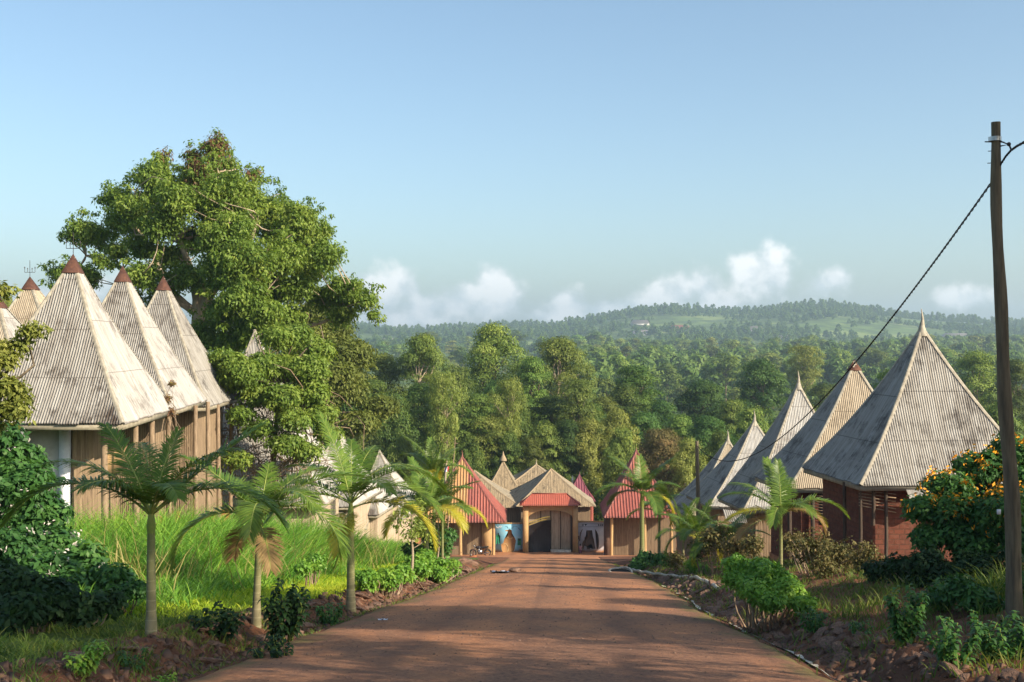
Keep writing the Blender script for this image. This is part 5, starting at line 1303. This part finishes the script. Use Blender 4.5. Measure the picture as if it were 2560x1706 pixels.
# ------------------------------------------------------------------ bushes, plants, weeds
def bush(name, label, lobes, mleaf, leaf=.1, dens=260, cr0=.3, flowers=None, stemm='wood', cat='bush', kind=None, low=.5, nst=40):
    """lobes: (px, py, radius px, distance)"""
    C = []; Rr = []; B = []
    for (px, py, r, d) in lobes:
        c = P(px, py, d); rm = r/F*d
        for i in range(max(3, int((rm/cr0)**2*4.5))):
            v = unit(rng.normal(size=3))*rng.random()**.4; cr = cr0*(.7+.6*rng.random())
            q = c+v*max(rm-cr*.7, .05); q[2] = max(q[2], zg(q[0], q[1])+cr*.3)
            C.append(q); Rr.append((cr, cr, cr*.7))
    C = np.array(C); Rr = np.array(Rr); m = C.mean(0); b = np.array([m[0], m[1], zg(m[0], m[1])])
    if kind: t = None
    else: t = thing(name, label, cat, tuple(map(float, b)))
    V, Fq, A = leaf_arrays(C, Rr, (dens*(Rr[:, 0]/cr0)**2).astype(int), leaf, .5, low, droop=.5, inner=.3)
    o = npmesh('foliage' if not kind else name, V, Fq, M[mleaf], t, attr=A)
    if kind: props(o, label, cat, kind=kind); return o
    mb = MB()
    for i in rng.choice(len(C), min(nst, len(C)), replace=False):
        g = np.array([b[0]+(C[i][0]-b[0])*.55, b[1]+(C[i][1]-b[1])*.55, 0]); g[2] = zg(g[0], g[1])-.1; limb(mb, g, C[i], .022, .006, .08, 6, 5)
    mb.build('stem', M[stemm], t)
    if flowers:
        mk, n, fs, pmin = flowers; mb = MB()
        idx = rng.choice(len(C), n)
        for i in idx:
            if C[i][2] < np.quantile(C[:, 2], pmin): continue
            dv = unit(rng.normal(size=3)+np.array([.2, -.7, .7])); p = C[i]+dv*Rr[i]*1.12
            for j in range(5):
                q = unit(rng.normal(size=3)); s_ = fs*(.6+.6*rng.random()); e = unit(np.cross(q, dv)+.01)
                pp = p+rng.normal(size=3)*fs*.9
                mb.add([pp, pp+e*s_+dv*s_*.4, pp+dv*s_*.9, pp-e*s_+dv*s_*.4], [(0, 1, 2, 3)])
        mb.build('blossoms', M[mk], t)
    return t
bush('flowering_bush', 'dark green bush with small white flowers in front of the whitewashed wall',
     [(15,1100,60,24),(45,1150,75,24),(85,1200,60,24),(40,1230,90,23),(90,1290,70,23),(60,1330,100,23),(140,1370,75,22.5),(40,1400,95,21.5),(205,1410,62,21.5),(130,1450,90,20.5),(270,1450,50,20.5),(20,1490,80,19),(180,1480,60,20)], 'leaf_bush', .15, 260, .34, ('petal_white', 150, .045, .2))
bush('shrub', 'low dark shrub spreading below the white-flowered bush at the left edge',
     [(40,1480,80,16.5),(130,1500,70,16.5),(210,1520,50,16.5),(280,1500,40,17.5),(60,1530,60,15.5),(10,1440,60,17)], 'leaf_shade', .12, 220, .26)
clump_tree('leafy_tree', 'leafy tree mostly outside the left edge, its branches over the zinc roof',
     [(15,975,50,0),(30,1030,40,0),(55,995,22,.3),(2,735,18,0),(12,900,20,0),(80,835,12,.4),(45,870,14,.4),(-60,900,90,0),(-90,1050,100,0)], 20, -110, 'leaf_forest_warm', .11, 60, r0=.12, cr0=.2)
bush('flowering_bush', 'large bush with orange-yellow flowers at the right in front of the brick house',
     [(2310,1270,45,25),(2370,1225,60,25.5),(2450,1180,80,26),(2540,1150,80,26),(2400,1310,90,24.5),(2500,1300,100,24),(2320,1350,45,24.5),(2580,1240,90,25),(2600,1350,90,24),(2440,1390,60,24)], 'leaf_bush', .13, 220, .36, ('petal_orange', 520, .055, .35))
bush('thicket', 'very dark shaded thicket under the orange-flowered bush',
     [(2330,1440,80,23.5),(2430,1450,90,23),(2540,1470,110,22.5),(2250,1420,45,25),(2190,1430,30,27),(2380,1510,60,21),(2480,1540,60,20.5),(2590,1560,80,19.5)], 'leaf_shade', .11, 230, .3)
bush('shrub', 'loose green shrubs between the orange-flowered bush and the pole base', [(2400,1480,45,18.5),(2460,1500,50,18),(2590,1480,70,17.5),(2350,1500,35,19)], 'leaf_bush', .10, 150, .24)
bush('leafy_bush', 'bright sunlit green bush leaning over the right stone bank',
     [(1845,1415,38,21.5),(1890,1430,48,21),(1935,1450,50,20.5),(1975,1480,45,20),(2010,1510,30,19.5),(1900,1480,40,20),(1870,1470,36,20.5),(1930,1505,36,19.5),(1840,1450,30,21)], 'leaf_fresh', .085, 260, .2)
bush('leafy_bush', 'small bright green bush near the drain opening on the right', [(1615,1405,28,58),(1655,1410,32,56),(1590,1420,18,57)], 'leaf_bush', .2, 160, .4)
bush('leafy_bush', 'little fresh bush at the foot of the short yellow-frond palm', [(1738,1415,22,45),(1760,1425,16,44)], 'leaf_fresh', .13, 160, .25)
bush('leafy_bush', 'dense green bush under the bushy left palm, at the bend of the lane', [(1040,1420,38,38),(1085,1425,42,40),(1125,1420,26,43),(1060,1395,25,42),(1010,1440,22,34)], 'leaf_fresh', .13, 230, .26)
bush('leafy_bush', 'green climbing bush behind the thin saplings left of the red gatehouse', [(1060,1330,30,54),(1100,1370,36,54),(1120,1340,25,55),(1030,1370,26,54)], 'leaf_bush', .18, 180, .34)
bush('leafy_bush', 'low bush on the left bank right of the tallest palm', [(920,1450,34,29),(965,1445,38,30),(1005,1430,22,32)], 'leaf_fresh', .10, 230, .22)
bush('dry_shrub', 'brown dry scrub below the dark open house on the right bank', [(2040,1370,60,34),(2100,1390,60,33),(1985,1360,45,36),(2160,1400,55,31),(2060,1410,40,31)], 'leaf_under', .10, 45, .26, low=.8)
bush('dry_shrub', 'brown tangled scrub between the low palms on the right', [(1790,1350,50,41),(1840,1370,50,39),(1745,1370,36,43),(1880,1360,40,38),(1690,1400,28,48)], 'leaf_under', .12, 45, .3, low=.8)
bush('dry_shrub', 'tuft of dry grass and vines growing at the eave of the second left house', [(418,1000,16,40.8),(430,960,10,40.8),(425,1030,12,40.6)], 'leaf_brown', .1, 60, .2, nst=16)

bush('leafy_bush', 'mid green weeds growing between the dark left bush and the first palm', [(300,1440,34,21),(335,1475,28,19.5),(290,1490,24,19)], 'leaf_bush', .09, 200, .2)
bush('leafy_bush', 'leafy weeds in the sunlit grass left of the tallest palm', [(790,1405,26,31),(760,1420,22,30)], 'leaf_fresh', .1, 180, .22)
def leafplant(label, px, d, h, w_, n_st, mleaf, leaf=.15, name='seedling_plant', seed=0):
    """upright stems with whorls of long drooping leaves"""
    b = G(px, d); t = thing(name, label, 'plant', tuple(map(float, b))); mb = MB(); P0 = []; D = []
    for i in range(n_st):
        a = rng.random()*6.28; q = rng.random()**.5*w_*.5; top = b+np.array([math.cos(a)*q, math.sin(a)*q, h*(.6+.4*rng.random())*(1-.3*q/(w_+.01))])
        g = b+np.array([math.cos(a)*q*.35, math.sin(a)*q*.35, -.05]); path = limb(mb, g, top, .011, .004, .06, 7, 5)
        nl = int(h/leaf*6)+4
        for j in range(nl):
            s = .25+.75*j/nl; p = path[0]+(path[-1]-path[0])*s; k = min(int(s*6), 5); p = path[k]+(path[k+1]-path[k])*(s*6-k)
            th = j*2.4+rng.normal()*.3; P0.append(p); D.append((math.cos(th), math.sin(th), .35+.5*s))
    P0 = np.array(P0); D = unit(np.array(D)); Wd = unit(np.cross(D, (0, 0, 1.)))
    V, Fq, k = ribbons(P0, D, leaf*(.7+.5*rng.random(len(P0))), leaf*.42, Wd, .55+.4*rng.random(len(P0)), prof=(.12, 1, .85, .05))
    npmesh('foliage', V, Fq, M[mleaf], t, attr=np.repeat(rng.random(len(P0)), k)); mb.build('stem', M['palm_stem'], t)
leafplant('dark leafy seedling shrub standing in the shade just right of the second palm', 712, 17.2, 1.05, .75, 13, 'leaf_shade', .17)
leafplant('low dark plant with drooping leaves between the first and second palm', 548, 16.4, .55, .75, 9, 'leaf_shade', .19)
leafplant('small dark leafy plant right of the seedling shrub', 828, 21.5, .55, .6, 9, 'leaf_bush', .14)
leafplant('low shaded weed clump below the seedling shrub at the lane edge', 700, 14.6, .38, .8, 12, 'leaf_shade', .13)
leafplant('bright green weed in the left bottom corner', 200, 11.8, .38, .5, 10, 'leaf_fresh', .10)
leafplant('small green weed growing among the stones under the first palm', 335, 13.0, .28, .35, 7, 'leaf_bush', .09)
leafplant('tiny weed with pale leaves on the left stone bank', 410, 12.6, .2, .3, 6, 'leaf_fresh', .07)
leafplant('waist-high green plant on the right bank by the red earth patch', 2262, 14.6, .85, .55, 12, 'leaf_bush', .13)
leafplant('leafy green plant low in the right bottom corner', 2385, 12.2, .6, .6, 11, 'leaf_bush', .12)
leafplant('spreading green plant at the foot of the tall utility pole', 2490, 12.6, .65, .8, 13, 'leaf_bush', .12)
leafplant('green plant beside the pole base, cut by the right edge', 2555, 13.5, .6, .6, 10, 'leaf_shade', .13)
leafplant('trailing low weed on the right stone bank', 2140, 16.5, .25, .7, 9, 'leaf_bush', .09)
leafplant('small weed right of the sunlit bush', 2030, 18.0, .45, .5, 9, 'leaf_bush', .10)
def sapling(label, px, d, h):
    b = G(px, d); t = thing('sapling', label, 'tree', tuple(map(float, b))); mb = MB(); pth = limb(mb, b-np.array([0, 0, .2]), b+np.array([.1, 0, h]), .055, .02, .03, 9, 7); C = []
    for j in range(12):
        q = pth[rng.integers(4, 9)]; e = q+np.array([rng.normal()*.35, rng.normal()*.35, .1+.4*rng.random()]); limb(mb, q, e, .015, .005, .1, 5, 4); C.append(e)
    mb.build('trunk', M['bark_pale'], t); C = np.array(C)
    V, Fq, A = leaf_arrays(C, np.full((len(C), 3), .3), 60, .13, .5, 1.0, droop=.8, inner=.1); npmesh('crown', V, Fq, M['leaf_forest_warm'], t, attr=A)
sapling('thin crooked sapling with sparse leaves left of the bushy palm', 1022, 36, 2.0)
sapling('thin pale sapling stem right behind the bushy palm', 1090, 53, 2.0)

# ------------------------------------------------------------------ grass
def blades(name, label, X, Y, h, w_, mk, lean=.5, cat='grass', kind='stuff', up=.0):
    n = len(X); z = Z(X, Y)-.03; P0 = np.stack([X, Y, z], -1)
    a = rng.random(n)*6.283; D = unit(np.stack([np.cos(a)*lean*rng.random(n), np.sin(a)*lean*rng.random(n), np.ones(n)], -1))
    b = rng.random(n)*6.283; Wd = np.stack([np.cos(b), np.sin(b), np.zeros(n)], -1)
    c = P0+0; V = np.empty((n, 8, 3)); H = (h*(.55+.6*rng.random(n)))[:, None] if np.isscalar(h) else (h*(.6+.5*rng.random(n)))[:, None]
    bend = unit(np.stack([np.cos(a), np.sin(a), 0*a], -1))*(.15+.5*rng.random(n))[:, None]
    for i, (s, ww) in enumerate(((0, .7), (.4, 1), (.75, .7), (1, .08))):
        q = P0+D*H*s+bend*H*s**2.2*.8; q[:, 2:3] -= H*s**3*.22
        wv = Wd*(np.broadcast_to(w_, (n,))[:, None])*ww*.5
        V[:, 2*i] = q-wv; V[:, 2*i+1] = q+wv
    f = np.array([[2*i, 2*i+1, 2*i+3, 2*i+2] for i in range(3)])
    Fq = (np.arange(n)[:, None, None]*8+f[None]).reshape(-1, 4)
    A = np.clip(.45+.3*nz(X, Y, 1.5, 3)+.35*nz(X, Y, 4.5, 8)+.25*rng.normal(size=n), 0, 1)
    o = npmesh(name, V.reshape(-1, 3), Fq, M[mk], attr=np.repeat(A, 8)); props(o, label, cat, kind=kind); return o
def scatter(n, x0, x1, y0, y1, fn=None):
    X = rng.uniform(x0, x1, n); Y = y0+(y1-y0)*rng.random(n)**1.0
    if fn is not None:
        k = rng.random(n) < fn(X, Y); X, Y = X[k], Y[k]
    return X, Y
tlf = lambda X, Y: -(X-xc(Y))-hwl(Y)
trf = lambda X, Y: (X-xc(Y))-hwr(Y)
X, Y = scatter(150000, -14, -3.5, 19, 78, lambda X, Y: sstep(3.0, 4.4, tlf(X, Y)+.8*nz(X, Y, 2, 1)-.03*(Y-30))*(.55+.45*nz(X, Y, 1.2, 5))*np.clip(34/Y, .35, 1))
hh = .65+.2*nz(X, Y, 2.5, 2)+2.5*sstep(3.2, 6.5, tlf(X, Y))*sstep(25, 33, Y)*(.75+.35*nz(X, Y, 1.1, 9))*(1-.5*sstep(50, 60, Y))
blades('tall_grass', 'tall bright green grass filling the left slope below the log posts', X, Y, hh, .018+.0003*Y, 'grass_tall', .75)
X, Y = scatter(9000, -13, -5, 22, 55, lambda X, Y: sstep(3.0, 4.4, tlf(X, Y))*np.clip(.1+.9*nz(X, Y, 1.7, 12), 0, 1))
blades('dry_stalks', 'pale dry stalks standing among the tall grass on the left', X, Y, 1.2+1.1*rng.random(len(X)), .02, 'grass_dry', .5)
X, Y = scatter(130000, -9.5, -3.2, 13, 60, lambda X, Y: sstep(1.0, 1.6, tlf(X, Y)+.3*nz(X, Y, 1.0, 1))*(1-sstep(3.2, 5.2, tlf(X, Y)))*(.0+1.0*sstep(18.5, 22, Y)))
blades('lime_grass', 'short lime green sunlit grass between the palms on the left', X, Y, .24, .016+.0003*Y, 'grass_lime', .8)
X, Y = scatter(150000, -5.5, 6.5, 9, 70, lambda X, Y: np.maximum(np.exp(-((tlf(X, Y)-.2)/.38)**2), .8*np.exp(-((trf(X, Y)-.25)/.45)**2))*(.45+.6*nz(X, Y, .9, 6)))
blades('verge_grass', 'short grass growing along both edges of the lane', X, Y, .09+.05*rng.random(len(X)), .010+.0003*Y, 'grass_road', 1.0)
X, Y = scatter(60000, -9, -3.0, 9.5, 22, lambda X, Y: sstep(.2, .7, tlf(X, Y))*np.clip(.15+1.2*nz(X, Y, .7, 2), 0, 1))
blades('bank_weeds', 'thin shaded weeds on the red earth of the near left bank', X, Y, .16+.12*rng.random(len(X)), .012, 'grass_road', .8)
X, Y = scatter(90000, 3, 13, 10, 60, lambda X, Y: sstep(.3, .8, trf(X, Y))*np.clip(.12+1.0*nz(X, Y, .9, 4), 0, 1))
blades('bank_weeds', 'scattered green weeds on the red earth of the right bank', X, Y, .20+.14*rng.random(len(X)), .012+.0002*Y, 'grass_road', .7)
X, Y = scatter(5500, 4.5, 8.5, 17, 26, lambda X, Y: np.clip(.1+1.1*nz(X, Y, .6, 8), 0, 1)*sstep(1.2, 1.8, trf(X, Y)))
blades('upright_weeds', 'upright pale green weeds right of the sunlit bush', X, Y, .34+.22*rng.random(len(X)), .012, 'grass_road', .3)
X, Y = scatter(3500, 7.6, 9.5, 16, 20, lambda X, Y: np.clip(.2+1.0*nz(X, Y, .5, 3), 0, 1))
blades('upright_weeds', 'tall grass tufts just left of the tall utility pole', X, Y, .7+.2*rng.random(len(X)), .016, 'grass_road', .5)

# ------------------------------------------------------------------ stones of the banks
def stone_mesh(seed):
    r = np.random.default_rng(seed); bm = bmesh.new(); bmesh.ops.create_icosphere(bm, subdivisions=3, radius=1)
    dirs = unit(r.normal(size=(14, 3))); cut = r.uniform(.55, .95, 14)
    for v in bm.verts:
        p = np.array(v.co); s = 1.0
        for d, c in zip(dirs, cut):
            q = p@d
            if q > c: p = p-d*(q-c)
        p = p*(1+.05*math.sin(9*p[0]+seed)*math.sin(8*p[1]+2)+.03*math.sin(23*p[2]+11*p[0]))
        v.co = p
    me = bpy.data.meshes.new('stone'); bm.to_mesh(me); bm.free(); me.materials.append(M['stone']); return me
SM = [stone_mesh(i) for i in range(6)]
def stones(side, n, y0, y1, label, group):
    for i in range(n):
        sc_ = 1.0 if side < 0 else .72
        y = y0+(y1-y0)*(i+random.random())/n
        t0 = random.uniform(.35, 1.25)
        x = float(xc(y)-hwl(y)-t0) if side < 0 else float(xc(y)+hwr(y)+t0)
        o = link('bank_stone', random.choice(SM)); s = sc_*random.uniform(.07, .19)*(1+y/60)
        o.scale = (s*random.uniform(1.2, 2.0), s*random.uniform(.7, 1.1), s*random.uniform(.22, .4))
        o.rotation_euler = (random.uniform(-.4, .4), -side*random.uniform(.1, .5), random.uniform(-.6, .6)+1.2)
        o.location = (x, y, zg(x, y)+s*.08); props(o, label, 'stone', group)
stones(-1, 90, 9.5, 60, 'brown laterite slab leaning in the left roadside bank', 'stones along the left bank')
stones(1, 100, 9.5, 46, 'brown laterite slab leaning in the right roadside bank', 'stones along the right bank')
o = link('bank_stone', SM[1]); o.scale = (.9, .5, .28); o.rotation_euler = (.1, .15, .3); g = G(1165, 62); o.location = (g[0], g[1], g[2]+.05); props(o, 'large flat stone at the bend of the lane in front of the left gatehouse', 'stone')

# broken slabs and crumbs of earth covering the banks
def rubble(side, n, label):
    Y = 9+50*rng.random(n)**1.6; t = .15+1.25*rng.random(n)
    X = np.where(side < 0, xc(Y)-hwl(Y)-t, xc(Y)+hwr(Y)+t); z = Z(X, Y)
    s = (.012+.042*rng.random(n)**2.2)*(1+Y/70)
    box = np.array([(-1,-1,-1),(1,-1,-1),(1,1,-1),(-1,1,-1),(-1,-1,1),(1,-1,1),(1,1,1),(-1,1,1)], float)
    V = box[None]*rng.uniform(.55, 1.2, (n, 8, 3))*np.stack([s*1.7, s*.9, s*.3], -1)[:, None]
    a = .9*side+rng.normal(size=n)*.35; b = -side*(.45+.25*rng.normal(size=n))
    x1 = V[..., 0]*np.cos(b)[:, None]+V[..., 2]*np.sin(b)[:, None]; z1 = -V[..., 0]*np.sin(b)[:, None]+V[..., 2]*np.cos(b)[:, None]
    x2 = x1*np.cos(a)[:, None]-V[..., 1]*np.sin(a)[:, None]; y2 = x1*np.sin(a)[:, None]+V[..., 1]*np.cos(a)[:, None]
    V = np.stack([x2+X[:, None], y2+Y[:, None], z1+(z+s*.12)[:, None]], -1)
    f = np.array([(0,3,2,1),(4,5,6,7),(0,1,5,4),(1,2,6,5),(2,3,7,6),(3,0,4,7)])
    o = npmesh('rubble', V.reshape(-1, 3), (np.arange(n)[:, None, None]*8+f[None]).reshape(-1, 4), M['stone_rubble']); props(o, label, 'rubble', kind='stuff')
M['stone_rubble'] = plain('crumbled_laterite', (.20, .11, .07), (.085, .05, .036), 3, .95, .9, .04)
rubble(-1, 2600, 'broken earth and laterite fragments over the left bank'); rubble(1, 1800, 'broken earth and laterite fragments over the right bank')

# ------------------------------------------------------------------ gutter, drain, puddle and litter
ys = np.arange(8.5, 40, .2); c = xc(ys)+hwr(ys)+.10+.06*np.sin(ys*1.3); wv = np.maximum(.002, .02+.09*nz(ys, 0, 1.1, 2))
L_ = np.stack([c-wv, ys, Z(c-wv, ys)+.035], -1); Mid = np.stack([c, ys, Z(c, ys)+.02], -1); Rr_ = np.stack([c+wv+.04, ys, Z(c+wv+.04, ys)+.03], -1)
mb = MB(); mb.grid(np.stack([L_, Mid, Rr_], 1)); o = mb.build('gutter', M['concrete'], None, True); props(o, kind='structure')
mb = MB(); kp = []
for (px, d) in ((1560, 54), (1585, 53), (1606, 50), (1650, 46.5), (1700, 42), (1740, 38), (1775, 34), (1800, 30.5)):
    g_ = G(px, d, .03); g_[2] = max(g_[2], float(np.interp(d, KY, KZ))+.05); kp.append(g_)
kp = np.array(kp); q = np.linspace(0, len(kp)-1, 60); kp2 = np.stack([np.interp(q, range(len(kp)), kp[:, i]) for i in range(3)], -1); kp2[:, 2] += .02*np.sin(q*9)
mb.tube(kp2, .06, 7); o = mb.build('kerb_line', M['concrete'], None, True); props(o, 'pale cement edging curving along the right side of the lane', 'kerb')
dr = thing('drain', 'open dark drain hole with pale cement rim at the right edge of the lane', 'drain', tuple(map(float, G(1551, 52))))
cx_, cy_, cz_ = map(float, G(1551, 52)); cz_ = cz_+.12
mb = MB(); k = np.linspace(0, 2*np.pi, 15); mb.tube([(cx_+.52*math.cos(a), cy_+.85*math.sin(a)+.1*math.sin(3*a), cz_+.04*math.sin(2*a)) for a in k], .055, 6); mb.build('rim', M['concrete'], dr, True)
mb = MB(); mb.poly([(cx_+.48*math.cos(a), cy_+.8*math.sin(a)+.1*math.sin(3*a), cz_-.03) for a in k[:-1]], (0, 0, -.02)); mb.build('opening', M['rubber'], dr)  # flat dark disc stands in for the shade down the hole
pm, pnt, pb = mat('puddle_water'); pb.inputs['Base Color'].default_value = (.10, .08, .07, 1); pb.inputs['Roughness'].default_value = .05; pb.inputs['Specular IOR Level'].default_value = .8
g = G(1250, 49.5); g[2] = np.interp(g[1], KY, KZ)+.085
mb = MB(); k = np.linspace(0, 2*np.pi, 25)[:-1]; mb.poly([(g[0]+(.42+.08*math.sin(3*a))*math.cos(a), g[1]+(1.0+.2*math.cos(2*a))*math.sin(a), g[2]-.174*(1.0*math.sin(a))) for a in k], (0, 0, -.015)); o = mb.build('puddle', pm); props(o, 'small bright puddle at the left of the lane before the plaza', 'puddle')
def scrap(px, d, s, label, mk='white_plastic', onroad=True):
    g = G(px, d); g[2] = np.interp(d, KY, KZ)+.075 if onroad else g[2]+.03
    u = np.linspace(-1, 1, 7); U, Vv = np.meshgrid(u, u, indexing='ij'); a = rng.random(6)
    Gd = np.stack([g[0]+U*s*(1-.2*Vv**2), g[1]+Vv*s*.8, g[2]+s*(.12+.25*np.sin(U*3+a[0]*6)*np.cos(Vv*2.5+a[1]*6)*.6+.1*np.sin(U*7+Vv*5))+(-.174*Vv*s*.8)], -1)
    mb = MB(); mb.grid(Gd); o = mb.build('plastic_scrap', M[mk], None, True); props(o, label, 'litter')
scrap(957, 20.0, .09, 'white crumpled plastic scrap lying in the shade on the lane')
scrap(1234, 50.0, .16, 'white scrap at the left end of the puddle'); scrap(1258, 50.3, .14, 'bluish white scrap in the middle of the puddle'); scrap(1266, 49.6, .12, 'white scrap at the right end of the puddle')
st = link('bank_stone', SM[3]); st.scale = (.32, .3, .14); g = G(1286, 50.5); st.location = (g[0], g[1], np.interp(50.5, KY, KZ)+.12); props(st, 'small brown stone beside the puddle', 'stone')
hoe = thing('short_post', 'short iron post on a small block in front of the parked motorcycle', 'post', tuple(map(float, G(1183, 96))))  # short post with a crossbar, set on a base block
g = G(1183, 96); mb = MB(); mb.tube([g, g+np.array([.02, 0, .62])], .04, 6); mb.tube([g+np.array([-.12, 0, .6]), g+np.array([.12, 0, .6])], .03, 6); mb.build('pipe', M['cap_rust'], hoe)
mb = MB(); mb.box((g[0], g[1], g[2]+.03), (.6, .5, .16)); mb.build('base_block', M['earth'], hoe)
# pebbles on the lane
n = 2600; Y = 8+45*rng.random(n)**1.3; X = xc(Y)+rng.uniform(-3.1, 3.2, n); z = np.interp(Y, KY, KZ)+.05*(1-((X-xc(Y))/3.3)**2)
s = .006+.016*rng.random(n)**3+.0003*Y; base = np.array([(1, 0, 0), (0, 1, 0), (-1, 0, 0), (0, -1, 0), (0, 0, .8)]); V = (np.stack([X, Y, z], -1)[:, None]+base[None]*s[:, None, None]*rng.uniform(.6, 1.4, (n, 5, 1)))
f3 = np.array([(0, 1, 4), (1, 2, 4), (2, 3, 4), (3, 0, 4)]); o = npmesh('gravel', V.reshape(-1, 3), (np.arange(n)[:, None, None]*5+f3[None]).reshape(-1, 3), M['stone']); props(o, 'loose gravel lying on the lane', 'gravel', kind='stuff')

# ------------------------------------------------------------------ shade trees standing beyond the right edge of the view
for (x, y, h, w_, kd, lb) in [(11.0, 4.0, 13, 8, 'dome1', 'shade tree standing beyond the right edge, nearest the camera'), (18.5, 8.5, 12.5, 8, 'dome2', 'broad shade tree beyond the right edge'), (14.5, 12.0, 12, 6.5, 'tall2', 'narrow shade tree beyond the right edge'), (21, 15.5, 9.5, 6.5, 'dome2', 'shade tree beyond the right edge above the orange-flowered bush'),
        (14.5, -7, 10, 7, 'tall1', 'slender shade tree behind the camera on the right')]:
    place_tree(PR[kd], x, y, h, w_, lb, 'shade trees beyond the right edge', name='shade_tree')

# ------------------------------------------------------------------ haze
hm = bpy.data.materials.new('haze_air'); hm.use_nodes = True; hn = hm.node_tree; hn.nodes.clear()
pv = hn.nodes.new('ShaderNodeVolumePrincipled'); pv.inputs['Color'].default_value = (.62, .82, 1.0, 1); pv.inputs['Density'].default_value = .00027; pv.inputs['Anisotropy'].default_value = .2
ho = hn.nodes.new('ShaderNodeOutputMaterial'); hn.links.new(pv.outputs[0], ho.inputs['Volume'])
mb = MB(); mb.box((0, 2530, 60), (7600, 5500, 200)); o = mb.build('haze', hm); props(o, kind='stuff'); o['label'] = 'thin blue haze lying over the valley'
